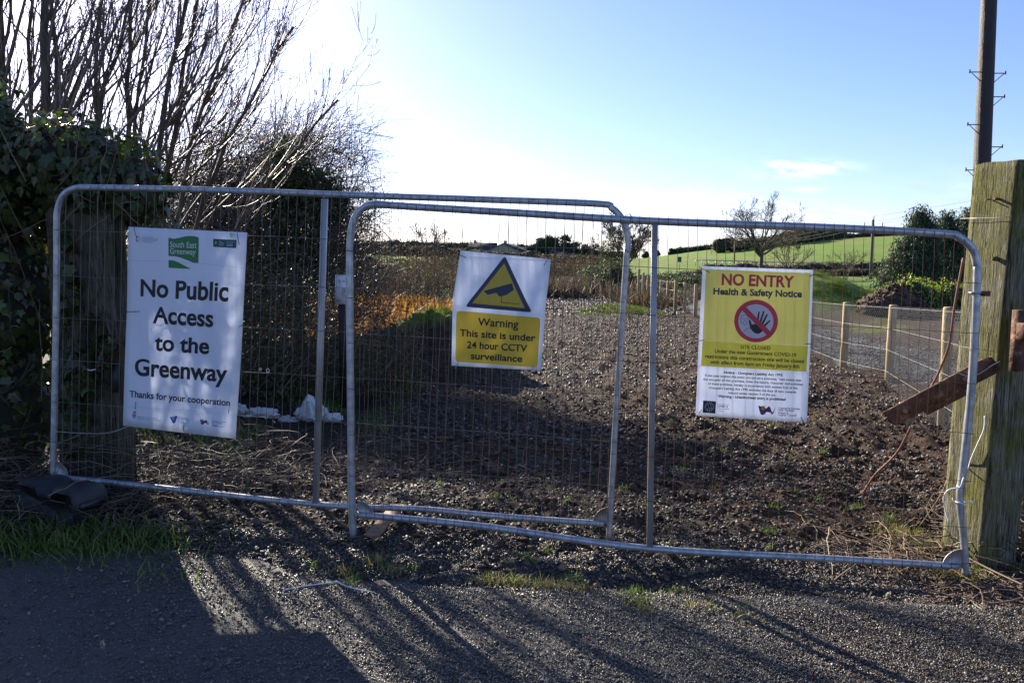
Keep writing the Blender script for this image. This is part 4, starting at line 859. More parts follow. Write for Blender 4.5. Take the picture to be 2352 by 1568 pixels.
st_ = []; sr_ = []
for q in range(260):
    c, r, _n = blobs[rng.integers(0, 8)]; a_ = rng.uniform(0, 6.28); p0_ = np.array(c) + np.array([math.cos(a_) * r[0], -abs(math.sin(a_)) * r[1], rng.uniform(-.9, 1) * r[2]]) * 1.02; d_0 = rng.normal(0, .5, 3) + [0, -.25, rng.choice([-.4, .8])]; L0 = rng.uniform(.15, .55)
    st_.append(p0_ + np.linspace(0, 1, 7)[:, None] * d_0 * L0 + np.cumsum(rng.normal(0, .008, (7, 3)), 0)); sr_.append(np.linspace(.004, .0018, 7))
V, F, _ = tubes(np.array(st_), np.array(sr_), 4, False); mb = MB(); mb.add(V, F); o = mb.build('stems', M['dead'], ivy); o['kind'] = 'stuff'
class Branches:
    def __init__(s): s.p = []; s.r = []
    def grow(s, p, d, L, r, depth, up=.15, wig=.12, kids=(3, 5), ratio=.62, spread=.7, bias=None, n=7, rr=.55, start=.25):
        d = d / np.linalg.norm(d); pts = [p]; dirs = [d]; st = L / (n - 1)
        for i in range(n - 1):
            d = d + rng.normal(0, wig, 3) + np.array([0, 0, up]) * .3 + (bias if bias is not None else 0); d = d / np.linalg.norm(d); p = p + d * st; pts.append(p); dirs.append(d)
        s.p.append(pts); s.r.append(np.linspace(r, r * (.35 if depth else .3), n))
        if depth <= 0: return
        for k in range(rng.integers(kids[0], kids[1] + 1)):
            f = start + (1 - start) * rng.uniform(0, 1); i = min(n - 2, int(f * (n - 1))); b = pts[i] + (pts[i + 1] - pts[i]) * rng.uniform()
            dd = dirs[i] + rng.normal(0, spread, 3); 
            s.grow(b, dd, L * ratio * rng.uniform(.65, 1.15) * (1.15 - .5 * f), max(r * (1 - .65 * f) * rr, .0015), depth - 1, up, wig * 1.15, kids, ratio, spread, bias, n, rr, start)
    def mb(s, sides=4, lo=0, hi=1e9, minr=0.):
        P_ = np.array(s.p); r = np.maximum(np.array(s.r), minr); k = (r[:, 0] >= lo) & (r[:, 0] < hi); mb = MB()
        if k.any(): V, F, _ = tubes(P_[k], r[k], sides, False); mb.add(V, F)
        return mb if k.any() else None
def tree_from(name, label, B, base, thick, group=None, m=None, minr=0., kinds=('trunk', 'crown')):
    t = thing(name, label, 'tree', base, group)
    a = B.mb(7, thick); b = B.mb(3, 0, thick, minr)
    if a: a.build(kinds[0], m or M['bark'], t, True)
    if b: b.build(kinds[1], M['twig'] if m is None else m, t)
    return t
# (base px, Y, radius, top px,  top py at which it leaves, label)
stems = [(-30, 8.6, .075, -20, -200, 'thick pale trunk standing at the very edge behind the ivy'), (18, 8.9, .06, 5, -150, 'slim trunk rising close beside the thickest one over the ivy'), (72, 9.4, .035, 90, -180, 'thin straight stem between the pale trunks and the stout grey trunk'),
         (118, 8.4, .07, 105, -180, 'stout grey trunk rising straight over the ivy'), (162, 9.0, .045, 165, -160, 'upright knobbly trunk next to the stout grey trunk'), (175, 8.8, .032, 330, -150, 'leaning stem crossing behind the knobbly trunk'),
         (212, 9.3, .035, 235, -200, 'wavy thin trunk above the middle of the ivy'), (262, 9.1, .038, 290, -180, 'crooked stem over the rounded edge of the ivy'), (300, 9.6, .03, 345, -150, 'slender stem forking above the ivy edge'),
         (318, 9.0, .04, 430, -120, 'arching stem leaning out from the end of the ivy'), (345, 9.4, .042, 470, -100, 'long bending stem with bundled upright shoots'), (365, 9.8, .035, 600, -60, 'sweeping stem reaching furthest into the open sky'),
         (395, 10.2, .034, 700, 60, 'low sweeping stem curving over the thicket'), (440, 10.6, .032, 790, 230, 'lowest arching stem above the dark holly bush')]
for k, (bx, Y, r, tx, ty, lab) in enumerate(stems):
    b0 = P(bx - (20 if k > 8 else 0), 700, Y); b0[2] = float(H(b0[0], b0[1])) - .05; top = P(tx, ty, Y)
    B = Branches(); n = 14; f = np.linspace(0, 1, n)[:, None]; sag = np.array([(top[0] - b0[0]) * .35, 0, 0])
    mid = b0 * .5 + top * .5 - sag; pts = (b0 * (1 - f) ** 2 + 2 * mid * f * (1 - f) + top * f ** 2); pts += np.cumsum(rng.normal(0, .022, pts.shape), 0); pts[:, 1] += rng.normal(0, .02, n)
    r = r * 1.2; rad = np.linspace(r, r * .35, n); L = np.linalg.norm(top - b0)
    dn = np.gradient(pts, axis=0); dn /= np.linalg.norm(dn, axis=1, keepdims=True)
    lean_ = np.array([.42 + .05 * k / 2, 0, .25])
    for q in range(12 + k // 2):
        ff = rng.uniform(.40, .98); i = int(ff * (n - 1)); i = min(i, n - 2)
        d = dn[i] + rng.normal(0, .38, 3) + lean_ * rng.uniform(.1, 1.3)
        B.grow(pts[i], d, L * .36 * rng.uniform(.5, 1.25) * (1.25 - ff * .6), max(.007, rad[i] * .5), 2, .30, .07, (3, 5), .58, .40, np.array([.012, 0, .02]), 8, .5, .12)
    t = thing('bare_tree', lab, 'tree', b0, 'bare trees behind the ivy')
    mb = MB(); tube(mb, pts, rad, 8); mb.build('trunk', M['bark'], t, True)
    B.mb(4, 0, 1, .0027).build('branches', M['twig'], t)

def spray(name, label, cat, regions, m_stem, m_leaf, group=None, leafs=OVAL, lsz=(.03, .06), stem_r=.004, lean=(.3, 0, .3), arc=.5, base=None, kinds=('stems', 'leaves'), minr=0.):
    """tangled shrub: arching canes plus leaves"""
    c0 = regions[0][0]; t = thing(name, label, cat, base if base is not None else (c0[0], c0[1], float(H(c0[0], c0[1]))), group); ps = []; rs = []; LP = []
    for c, r, nst, nlf, L in regions:
        c = np.array(c, float); r = np.array(r, float); b = c + rng.uniform(-1, 1, (nst, 3)) * r; n = 8
        d = np.array(lean) + rng.normal(0, .55, (nst, 3)); d /= np.linalg.norm(d, axis=1, keepdims=True); Ls = L * rng.uniform(.4, 1.2, nst)
        f = np.linspace(-.5, .5, n)[None, :, None]; sg = rng.normal(0, .1, (nst, 3)); sg[:, 2] = -np.abs(rng.normal(0, arc, nst)) * .4
        p = b[:, None] + d[:, None] * Ls[:, None, None] * f + sg[:, None] * Ls[:, None, None] * (f ** 2) * 2 + rng.normal(0, .012, (nst, n, 3)) * L
        ps.append(p); rs.append(np.linspace(1, .4, n)[None] * stem_r * rng.uniform(.5, 1.6, (nst, 1)))
        if nlf:
            d2 = rng.normal(size=(nlf, 3)); d2 /= np.linalg.norm(d2, axis=1, keepdims=True); k = rng.uniform(0, 1, nlf) ** .45
            lump = .75 + .5 * fbm(d2[:, 0] * 3 + c[0], d2[:, 2] * 3 + d2[:, 1] * 2, 3, int(abs(c[0] * 10)))
            LP.append(c + d2 * (k * lump)[:, None] * r * 1.1)
    V, F, _ = tubes(np.concatenate(ps), np.maximum(np.concatenate(rs), minr), 3, False); mb = MB(); mb.add(V, F); mb.build(kinds[0], m_stem, t)
    if LP:
        LP = np.concatenate(LP); n = len(LP); mb = MB(); scat(mb, leafs, LP, rotm(rng.uniform(0, 6.28, n), rng.uniform(-1.5, 1.5, n), rng.uniform(-1.5, 1.5, n)), rng.uniform(*lsz, n)); mb.build(kinds[1], m_leaf, t)
    return t
def at(px, py, Y): return P(px, py, Y)
def SP(px, py, Y): return tuple(P(px, py, Y))
# the thicket behind the greenway sign
spray('thicket', 'brown leafless thicket of arching twigs behind the greenway sign', 'thicket',
      [(SP(400, 560, 13), (1.4, 1.2, 1.1), 900, 500, 1.7), (SP(560, 560, 13.5), (1.5, 1.2, 1.3), 1100, 900, 1.9), (SP(700, 640, 13), (1.1, 1.0, 1.0), 600, 1000, 1.5), (SP(480, 430, 14), (1.6, 1, .8), 700, 0, 2.0), (SP(640, 400, 14), (1.3, .8, .9), 700, 0, 1.8)], M['twig'], M['bramble'], stem_r=.0065, lean=(.75, 0, .45), lsz=(.05, .09), minr=.003)
spray('thicket', 'second tangle of fine twigs curving over the holly at the thicket end', 'thicket',
      [(SP(770, 420, 13), (.75, .6, .9), 420, 60, 1.2), (SP(800, 540, 12.5), (.5, .5, .7), 420, 100, .9), (SP(690, 350, 13.2), (1.0, .6, .8), 130, 0, 1.8)], M['twig'], M['bramble'], stem_r=.004, lean=(.5, 0, .5), lsz=(.03, .05), minr=.0025)
hol = thing('holly_tree', 'dark ivy clad bush rising above the top rail at the thicket end', 'tree', (*P(690, 700, 12.6)[:2], 0))
PA = []; DA = []
for i, (c, r, n) in enumerate(((SP(660, 400, 12.6), (.42, .4, .62), 1700), (SP(735, 440, 12.6), (.38, .4, .4), 1200), (SP(700, 540, 12.6), (.75, .6, .7), 2600), (SP(745, 480, 12.4), (.4, .3, .3), 700), (SP(650, 350, 12.6), (.16, .2, .25), 220), (SP(600, 600, 12.8), (.9, .6, .8), 2600))):
    p, d = sph_pts(n, c, r, .45, 1.12, i * 7 + 3); PA.append(p); DA.append(d)
PA = np.concatenate(PA); DA = np.concatenate(DA); mb = MB(); scat(mb, IVY[2:] + OVAL, PA, facing(DA, .8), rng.uniform(.05, .09, len(PA))); mb.build('crown', M['ivy'], hol)
mb = MB(); tube(mb, spline([(*P(690, 700, 12.6)[:2], -.1), P(680, 560, 12.6), P(655, 380, 12.6)], 10), np.linspace(.09, .02, 10), 7); mb.build('trunk', M['bark'], hol)
# undergrowth
spray('bramble_bush', 'dark green bramble bush low behind the middle upright', 'bush', [(SP(640, 760, 10.2), (.9, .7, .55), 260, 2600, .9), (SP(730, 830, 9.6), (.8, .6, .35), 200, 1900, .7), (SP(600, 860, 9.2), (.8, .5, .3), 160, 1500, .7)], M['dead'], M['bramble'], lsz=(.035, .07))
spray('bramble_bush', 'scrappy bramble bush between the white bags and the earth mound', 'bush', [(SP(880, 830, 10.4), (.55, .6, .4), 200, 1200, .7), (SP(900, 760, 11.2), (.4, .5, .4), 120, 500, .7), (SP(840, 700, 11.5), (.4, .5, .5), 200, 500, .9)], M['dead'], M['bramble'], lsz=(.03, .06))
spray('bramble_bush', 'tangled brambles rooted between the sign and the rotten post', 'bush', [(SP(330, 800, 8.0), (.5, .7, .8), 320, 1100, 1.1), (SP(450, 700, 10.5), (1.4, .8, .9), 500, 2600, 1.2), (SP(500, 850, 9.5), (1.2, .7, .5), 300, 2000, .9)], M['dead'], M['bramble'], lsz=(.035, .065))
def heap(name, label, cat, cx, cy, rx, ry, rz, nst, L, m, r=.0032, flat=.25, z0=.0):
    t = thing(name, label, cat, (cx, cy, float(H(cx, cy)))); n = 8
    b = np.column_stack([cx + rng.normal(0, rx * .5, nst), cy + rng.normal(0, ry * .5, nst)]); zz = H(b[:, 0], b[:, 1]) + z0 + np.abs(rng.normal(0, rz * .5, nst)) + .01
    an = rng.uniform(0, 6.28, nst); d = np.stack([np.cos(an), np.sin(an), rng.normal(0, flat, nst)], -1); Ls = L * rng.uniform(.3, 1.2, nst)
    f = np.linspace(-.5, .5, n)[None, :, None]; sg = rng.normal(0, .28, (nst, 3)); sg[:, 2] = -np.abs(sg[:, 2]) * .8
    p = np.column_stack([b, zz])[:, None] + d[:, None] * Ls[:, None, None] * f + sg[:, None] * Ls[:, None, None] * f ** 2 * 2 + rng.normal(0, .010, (nst, n, 3)) * L
    p[..., 2] = np.maximum(p[..., 2], H(p[..., 0], p[..., 1]) + .004)
    V, F, _ = tubes(p, np.linspace(1, .5, n)[None] * r * rng.uniform(.5, 1.6, (nst, 1)), 3, False); mb = MB(); mb.add(V, F); o = mb.build('stems', m, t); o['kind'] = 'stuff'; return t
heap('dead_stems', 'heap of dead brown stems around the foot of the greenway sign', 'dead stems', -2.35, 5.7, .95, .8, .34, 650, .5, M['dead'])
heap('dead_stems', 'dead stems strewn over the rubber foot at the verge', 'dead stems', -2.75, 4.85, .8, .35, .12, 150, .6, M['dead'], .0035)
heap('dead_stems', 'dry stems and twigs piled at the base of the shaded ivy', 'dead stems', -3.7, 5.2, .6, .6, .3, 350, .7, M['dead'], .0035)
heap('dead_stems', 'pale dry stems lying round the foot of the tall timber post', 'dead stems', 2.35, 4.5, .45, .32, .10, 120, .45, M['straw'], .0028)
heap('dead_stems', 'dark sticks scattered on the ground before the tall timber post', 'dead stems', 2.65, 4.05, .5, .3, .05, 60, .5, M['dead'], .0045, .12)
heap('dead_stems', 'brown stems heaped by the mesh behind the middle upright', 'dead stems', -1.3, 6.6, 1.0, .9, .12, 300, .4, M['dead'], .003)

heap('dead_stems', 'dark tangle of sticks and roots in the shade behind the timber post', 'dead stems', 2.95, 4.75, .35, .3, .22, 170, .45, M['dead'], .0045)
# grass
def grass(name, label, spots, m, hmin, hmax, n_per, rad, cat='grass'):
    mb = MB()
    for (x, y, k) in spots:
        n = int(n_per * k); px = x + rng.normal(0, rad * k ** .5, n); pyy = y + rng.normal(0, rad * k ** .5 * .6, n)
        s = rng.uniform(hmin, hmax, n); scat(mb, BLADES, np.column_stack([px, pyy, np.maximum(H(px, pyy), HB(px, pyy) - .01) - .004]), rotm(rng.uniform(0, 6.28, n), rng.normal(0, .35, n), rng.normal(0, .35, n)), np.column_stack([s * rng.uniform(1.0, 1.8, n) * .8, s, s]))
    return stuff(mb.build(name, m), label, cat)
def gp_(px, py):
    r = ray(px, py); z = 0.
    for _ in range(12): p = CE + r * ((z - EYE) / r[2]); z = .5 * z + .5 * float(HB(p[0], p[1]))
    return float(p[0]), float(p[1])
sp = [(*gp_(x, y), k) for x, y, k in ((120, 1255, 1.5), (200, 1260, 1.6), (290, 1250, 1.5), (40, 1250, 1.2), (340, 1245, .8), (-60, 1245, 1.2), (240, 1240, 1), (370, 1330, .25), (160, 1230, 1))]
grass('grass', 'strip of green grass along the shaded verge below the rubber foot', sp, M['grass'], .03, .13, 180, .17)
sp = [(*gp_(x, y), k) for x, y, k in ((1455, 1365, 1.2), (1555, 1362, .8), (1470, 1385, .7), (1320, 1325, .3), (1180, 1330, .3), (880, 1300, .1), (1710, 1395, .3), (810, 1330, .35), (800, 1345, .3), (520, 1303, .15), (1640, 1400, .2), (1570, 1085, .5), (1780, 1180, .25), (1890, 1050, .3), (2120, 1250, .9), (1960, 1180, .4), (2040, 1205, .5), (560, 1330, .15), (2240, 1310, .4), (720, 1300, .15), (950, 1300, .1))]
grass('grass', 'scattered small green tufts growing in the gravel', sp, M['grass'], .02, .07, 170, .045)
sp = [(*gp_(x, y), k) for x, y, k in ((2080, 1235, 1.6), (2140, 1255, 1.6), (2060, 1220, 1), (2180, 1310, .9), (2240, 1330, .8), (1200, 1335, .7), (1260, 1345, .8), (1330, 1350, .6), (1120, 1330, .5), (1480, 1400, .8), (1600, 1395, .8), (860, 1290, .4), (900, 1310, .3), (1720, 1420, .3), (790, 1310, .3))]
grass('dry_grass', 'yellowish dry grass at the post foot and along the gravel lip', sp, M['grass_dry'], .015, .07, 260, .07)
sp = [(float(a), float(b), float(c)) for a, b, c in zip(rng.uniform(-.9, 3.2, 60), rng.uniform(4.3, 8.5, 60), rng.uniform(.03, .3, 60))]
grass('grass', 'small weed tufts dotted over the stony soil inside the mesh', sp, M['grass'], .015, .06, 150, .04)
x, y = cloud_pts(1500, -7, -1.3, 6.3, 12, lambda x, y: sst(.42, .6, fbm(x * 1.2, y * 1.2, 3, 51)))
grass('grass', 'rough grass and weeds under the brambles behind the mesh', [(a, b, .06) for a, b in zip(x, y)], M['grass'], .04, .16, 160, .25)
mo_x, mo_y = cloud_pts(900, -2.7, -.7, 11.2, 13.6, lambda x, y: sst(.8, .95, HB(x, y)) * sst(.35, .5, fbm(x * 2, y * 2, 2, 4)))
grass('moss', 'bright sunlit mossy grass on top of the earth mound', [(a, b, .05) for a, b in zip(mo_x, mo_y)], M['moss'], .03, .10, 500, .3, 'moss')
x, y = cloud_pts(300, 2.4, 5, 25.5, 28.5); grass('grass', 'grassy hummocks beside the track before the far end of the stake fence', [(a, b, .05) for a, b in zip(x, y)], M['moss'], .05, .16, 300, .5)

def litter(name, label, n, x0, x1, y0, y1, m, lo, hi, dens=None):
    x, y = cloud_pts(n, x0, x1, y0, y1, dens); k = len(x); z = np.maximum(H(x, y), np.where(y < road_edge(x) + .1, HB(x, y) + .006, -9)) + .006; mb = MB()
    scat(mb, OVAL, np.column_stack([x, y, z]), rotm(rng.uniform(0, 6.28, k), rng.normal(0, .35, k), rng.normal(0, .35, k)), rng.uniform(lo, hi, k)); return stuff(mb.build(name, m), label, 'dead leaves')
litter('dead_leaves', 'brown dead leaves and crumbs strewn along the shaded verge', 2600, -4.2, -.8, 3.6, 6.2, M['dead'], .015, .05, lambda x, y: sst(3.7, 4.4, y) * (.3 + .7 * sst(.4, .6, fbm(x * 3, y * 3, 2, 66))))
litter('dead_leaves', 'scattered leaf crumbs over the gravel before the panels', 1500, -1.5, 3.4, 3.0, 6, M['dead'], .01, .035)
# white bags
for k, (px, py, sx, sz, lab) in enumerate(((600, 955, .19, .075, 'flat white plastic sheet lying by the edge of the greenway sign'), (718, 950, .17, .10, 'crumpled white plastic bag standing up in a peak by the upright'), (760, 960, .13, .05, 'torn tail of white plastic next to the round panel tube'), (552, 940, .08, .07, 'scrap of white plastic half hidden by the greenway sign'), (660, 965, .12, .045, 'small white plastic fold between the two larger pieces'))):
    c = P(px, py, 8.2); c[2] = max(c[2], float(H(c[0], c[1]))); V = v5.copy(); nn = .45 + .8 * fbm(V[:, 0] * 2.6 + k * 3, V[:, 1] * 2 + V[:, 2] * 2.4, 2, k + 60) + .7 * np.abs(fbm(V[:, 0] * 4 + k, V[:, 1] * 4 - V[:, 2] * 5, 4, k + 66) - .5); V = V * nn[:, None] * np.array([sx, sx * .5, sz])
    if k == 1: V[:, 2] += .12 * np.clip(1 - np.abs(V[:, 0] + .03) / .09, 0, 1) * (V[:, 2] > 0)
    mb = MB(); mb.add(V + c, f5); tag(mb.build('plastic_bag', M['bag'], smooth=True), lab, 'plastic bag')
# loose stones, board, cord, scraps
ST = [(1990, 1138, .12, 'brick', 'reddish brown slab stone below the thin rusty rod'), (1300, 1345, .05, 'gravel', 'grey flat stone on the lip of the gravel'), (1420, 1312, .09, 'gravel', 'large dark slate stone at the gravel edge under the panel'), (1445, 1318, .07, 'gravel', 'angular dark stone beside the largest slate stone'),
      (1100, 1282, .05, 'brick', 'small brown pebble below the sagging bottom rail'), (1290, 1292, .08, 'brick', 'rounded brown stone in the dip under the panel'), (1210, 1290, .08, 'gravel', 'blackish stone in the dip left of the brown stone'), (1370, 1335, .06, 'brick', 'brown stone standing on the edge of the dry grass'),
      (1345, 1300, .07, 'gravel', 'dark block of slate next to the rounded brown stone'), (480, 1205, .09, 'gravel', 'pale flat slate lying by the dead stems'), (520, 1222, .08, 'gravel', 'grey slate flake beyond the verge grass'), (590, 1203, .10, 'gravel', 'long pinkish slate under the bottom rail'), (425, 1220, .09, 'brick', 'brown earthy lump beside the verge grass'), (560, 1235, .06, 'gravel', 'small pale slate flake in the sunlit gravel'),
      (2120, 1180, .06, 'brick', 'tan stone close to the mossy post foot'), (1860, 1185, .07, 'gravel', 'grey stone in the soil behind the bottom rail'), (1835, 975, .07, 'gravel', 'dark round stone beneath the no entry sign corner'), (1900, 1070, .06, 'gravel', 'grey rock on the brown soil near the grass tuft'), (570, 1025, .22, 'brick', 'flat brownish rock in the shade below the white plastic'), (1170, 1338, .03, 'brick', 'tiny reddish pebble among the dry grass'), (940, 1352, .06, 'clod', 'dark clod of earth beside the red scrap'), (2030, 1385, .07, 'brick', 'brown stone on the sunlit verge before the post'), (1610, 1305, .07, 'gravel', 'slaty stone just before the bottom rail')]
for k, (px, py, s, m_, lab) in enumerate(ST):
    x, yv = gp_(px, py); v, f = stone_t(.5, k + 20); r_ = rotm(np.array([rng.uniform(0, 6.28)]), np.array([rng.normal(0, .25)]), np.array([rng.normal(0, .25)]))[0]
    mb = MB(); mb.add((v * s) @ r_.T + [x, yv, float(H(x, yv)) + s * .14], f); tag(mb.build('stone', M[m_]), lab, 'stone', 'loose stones by the gate')
a = np.array(gp_(855, 1248)); b = np.array(gp_(915, 1182)); mb = MB(); dd = b - a; ln = np.linalg.norm(dd); an = math.atan2(dd[1], dd[0])
mc = (a + b) / 2; box(mb, (mc[0], mc[1], float(HB(*mc)) + .05), (ln, .085, .022), Matrix.Rotation(an, 3, 'Z') @ Matrix.Rotation(R(-6), 3, 'Y')); tag(mb.build('wooden_board', M['brick']), 'short brown board lying under the crossed bottom rails', 'board')
def gline(name, pxs, r, m, lab, cat, lift=.012):
    q = [gp_(*p) for p in pxs]; q = spline([(x, y, float(max(H(x, y), HB(x, y))) + lift) for x, y in q], 20); mb = MB(); tube(mb, q, r, 5); tag(mb.build(name, m), lab, cat)
gline('plastic_strip', [(650, 1360), (700, 1350), (775, 1340)], .0035, M['white_cord'], 'straight white plastic strip lying on the gravel', 'strip'); gline('plastic_strip', [(772, 1338), (800, 1352), (855, 1364)], .0035, M['white_cord'], 'bent white plastic strip touching the end of the straight one', 'strip')
gline('stick', [(1940, 1395), (2100, 1420), (2250, 1450)], .004, M['dead'], 'long dark stick on the ground before the timber post', 'stick'); gline('stick', [(2180, 1275), (2260, 1320), (2352, 1370)], .006, M['dead'], 'pale crooked stick sloping away from the post foot', 'stick', .05)
gline('stick', [(2180, 1100), (2160, 1150), (2110, 1230)], .004, M['straw'], 'straw coloured stalk standing against the post', 'stick', .05); gline('stick', [(1720, 1105), (1800, 1100)], .004, M['straw'], 'short pale stick on the soil below the no entry sign', 'stick')
gline('stick', [(1850, 1150), (1900, 1125), (1915, 1105)], .004, M['dead'], 'brown stick poking from the soil near the red wrapper', 'stick', .03)
for k, (x, y, s, lab) in enumerate(((870, 1350, .02, 'red scrap beside the white plastic strip'), (1352, 1469, .016, 'red scrap on the sunlit grit in the open'), (1362, 1492, .010, 'tiniest red scrap on the grit'), (435, 1275, .014, 'red scrap where the verge shadow ends'), (520, 1357, .016, 'pinkish scrap at the corner of the big shadow'), (1855, 1128, .035, 'crumpled red and white wrapper on the brown soil'), (1690, 1060, .016, 'red scrap in the soil behind the upright'), (383, 1348, .02, 'rust coloured scrap in the shade of the road'))):
    gx_, gy_ = gp_(x, y); v, f = stone_t(.35, k + 70); v = v + rng.normal(0, .06, v.shape); mb = MB(); mb.add(v * s * 1.3 + [gx_, gy_, float(max(H(gx_, gy_), HB(gx_, gy_))) + .012], f); tag(mb.build('litter_scrap', M['rust'] if k == 7 else M['red']), lab, 'litter')

# ================================================================== STAKE FENCE
sf = thing('stake_fence', 'round timber stake fence with wires and netting beside the grey path', 'fence', (5.5, 18, 0))
sx_ = []
for bx, by, tx, ty in ((2166, 965, 2180, 705), (2040, 889, 2052, 700), (1936, 862, 1945, 694), (1860, 828, 1868, 688), (1795, 800, 1800, 680), (1744, 780, 1748, 675), (1702, 768, 1706, 672), (1668, 758, 1671, 669), (1640, 748, 1642, 668), (1596, 739, 1599, 652), (1571, 728, 1574, 648), (1550, 724, 1553, 645), (1532, 716, 1535, 644), (1516, 709, 1519, 642), (1486, 697, 1489, 634), (1476, 690, 1478, 626), (1466, 684, 1468, 618)):
    h = by - ty; Y = 1.21 * FPX / h; Y = min(Y, 36); b = P(bx, by, Y); sx_.append((b, P(tx, ty, Y)))
    sx_[-1][0][2] = min(b[2], float(H(b[0], b[1])))
sx_.insert(0, (sx_[0][0] + (sx_[0][0] - sx_[1][0]) * 1., sx_[0][1] + (sx_[0][1] - sx_[1][1])))
for i, (b, t_) in enumerate(sx_):
    r = .058; mb = MB(); tube(mb, [b - [0, 0, .2], b * .5 + t_ * .5, t_ - [0, 0, .012], t_], [r, r * 1.02, r * .98, r * .86], 12); mb.build('post', M['stake'], sf, False)
for f in (.965, .72, .46, .2):
    q = []
    for i, (b, t_) in enumerate(sx_): q.append(b + (t_ - b) * f + np.array([-.055, 0, 0]))
    mb = MB(); tube(mb, q, [.0018] * len(q), 4, False); mb.build('wire', M['wire_pale'], sf)
ps = []
for i in range(len(sx_) - 1):
    (b0, t0), (b1, t1) = sx_[i], sx_[i + 1]; Lx = np.linalg.norm((b1 - b0)[:2])
    if b0[1] > 27: continue
    cell = .06 if b0[1] < 16 else .09; nn = int(Lx / cell); mm = int(1.18 / cell)
    def S_(u, v): return (b0 * (1 - u) + b1 * u) * (1 - v) + (t0 * (1 - u) + t1 * u) * v + np.array([-.052, 0, 0])
    for k in range(-mm, nn):
        for s in (1, -1):
            ks = (k, k + mm) if s == 1 else (k + mm, k); u0, u1 = ks[0] / nn, ks[1] / nn; v0, v1 = 0., .985
            if u0 == u1: continue
            pa, pb = (u0, v0), (u1, v1)
            ta = [0, 1]
            for lim in (0, 1):
                tt = (lim - u0) / (u1 - u0)
                if (u1 > u0) == (lim == 0): ta[0] = max(ta[0], tt)
                else: ta[1] = min(ta[1], tt)
            if ta[1] - ta[0] < .01: continue
            A2 = S_(u0 + (u1 - u0) * ta[0], v0 + (v1 - v0) * ta[0]); B2 = S_(u0 + (u1 - u0) * ta[1], v0 + (v1 - v0) * ta[1]); ps.append([A2, B2])
V, F, _ = tubes(np.array(ps), np.full((len(ps), 2), .0017), 3, False); mb = MB(); mb.add(V, F); stuff(mb.build('netting', M['wire_grey'], sf))

# ================================================================== POLES
up = thing('utility_pole', 'tall dark wooden utility pole with step irons behind the timber post', 'utility pole', (*P(2238, 700, 13.5)[:2], 0))
t0 = P(2274, -60, 13.6); m0 = P(2256, 372, 13.6); bse = m0 + (m0 - t0) * ((m0[2] + .2) / (t0[2] - m0[2])); topp = t0 + (t0 - m0) * .55
mb = MB(); tube(mb, [bse, m0, t0, topp], [.155, .135, .12, .11], 16); mb.build('shaft', M['pole'], up, True)
axp = (t0 - m0) / np.linalg.norm(t0 - m0)
for py_k, side in ((-70, 1), (165, -1), (168, 1), (222, 1), (286, -1), (338, 1), (392, -1), (-20, -1)):
    f = (py_k - 372) / (-60 - 372); c = m0 + (t0 - m0) * f; mb = MB(); e1 = c + np.array([side * .30, 0, 0]); tube(mb, [c + np.array([side * .08, -.05, 0]), e1 + [0, -.05, 0]], .009, 5); tube(mb, [e1 + [0, -.05, -.02], e1 + [0, -.05, .04]], .012, 5); tube(mb, [c + np.array([side * .11, -.05, -.15]), c + np.array([side * .27, -.05, -.01])], .007, 5); mb.build('step_iron', M['rust'], up)
def far_pole(px, ytop, Y, arm, lab):
    x = (px - 1176) / FPX * Y; zt = EYE + (605 - ytop) / FPX * Y; zb = float(H(x, Y)); t = thing('utility_pole', lab, 'utility pole', (x, Y, zb))
    mb = MB(); tube(mb, [(x, Y, zb - .3), (x, Y, zt)], [.17, .13], 8); mb.build('shaft', M['pole'] if px < 1900 else M['timber_old'], t)
    mb = MB(); box(mb, (x, Y - .15, zt - .75), (arm, .1, .12)); mb.build('crossarm', M['rust'], t)
    for s in (-.46, 0, .46):
        mb = MB(); zz = zt - .7 if s else zt; tube(mb, [(x + s * arm, Y - .15, zz), (x + s * arm, Y - .15, zz + .4)], .045, 6); mb.build('insulator', M['tie_black'], t)
    return (x, Y, zt)
q1 = far_pole(1997, 506, 85, 2.1, 'grey utility pole with crossarm standing before the green hill'); q2 = far_pole(1684, 553, 170, 2.0, 'distant utility pole beside the big bare tree')
q3 = far_pole(1662, 563, 260, 2.0, 'faintest utility pole far off on the field skyline')
for k, (s, dz) in enumerate(((-.46, 0), (.46, .0), (0, .7))):
    a = np.array(q1) + [s * 2.1, -.15, -.35 + dz]; b = np.array(q2) + [s * 2, -.15, -.35 + dz]; c = np.array([62 + s * 2, 40., 13.5 + dz]); mb = MB()
    for u, v in ((b, a), (a, c)):
        f = np.linspace(0, 1, 16)[:, None]; pts = u * (1 - f) + v * f; pts[:, 2] -= (4 * f * (1 - f))[:, 0] * 1.0; tube(mb, pts, .012, 3, False)
    tag(mb.build('power_line', M['wire_grey']), ('overhead wire on the near arm end of the grey pole', 'overhead wire on the far arm end of the grey pole', 'overhead wire running over the top of the grey pole')[k], 'overhead wire')

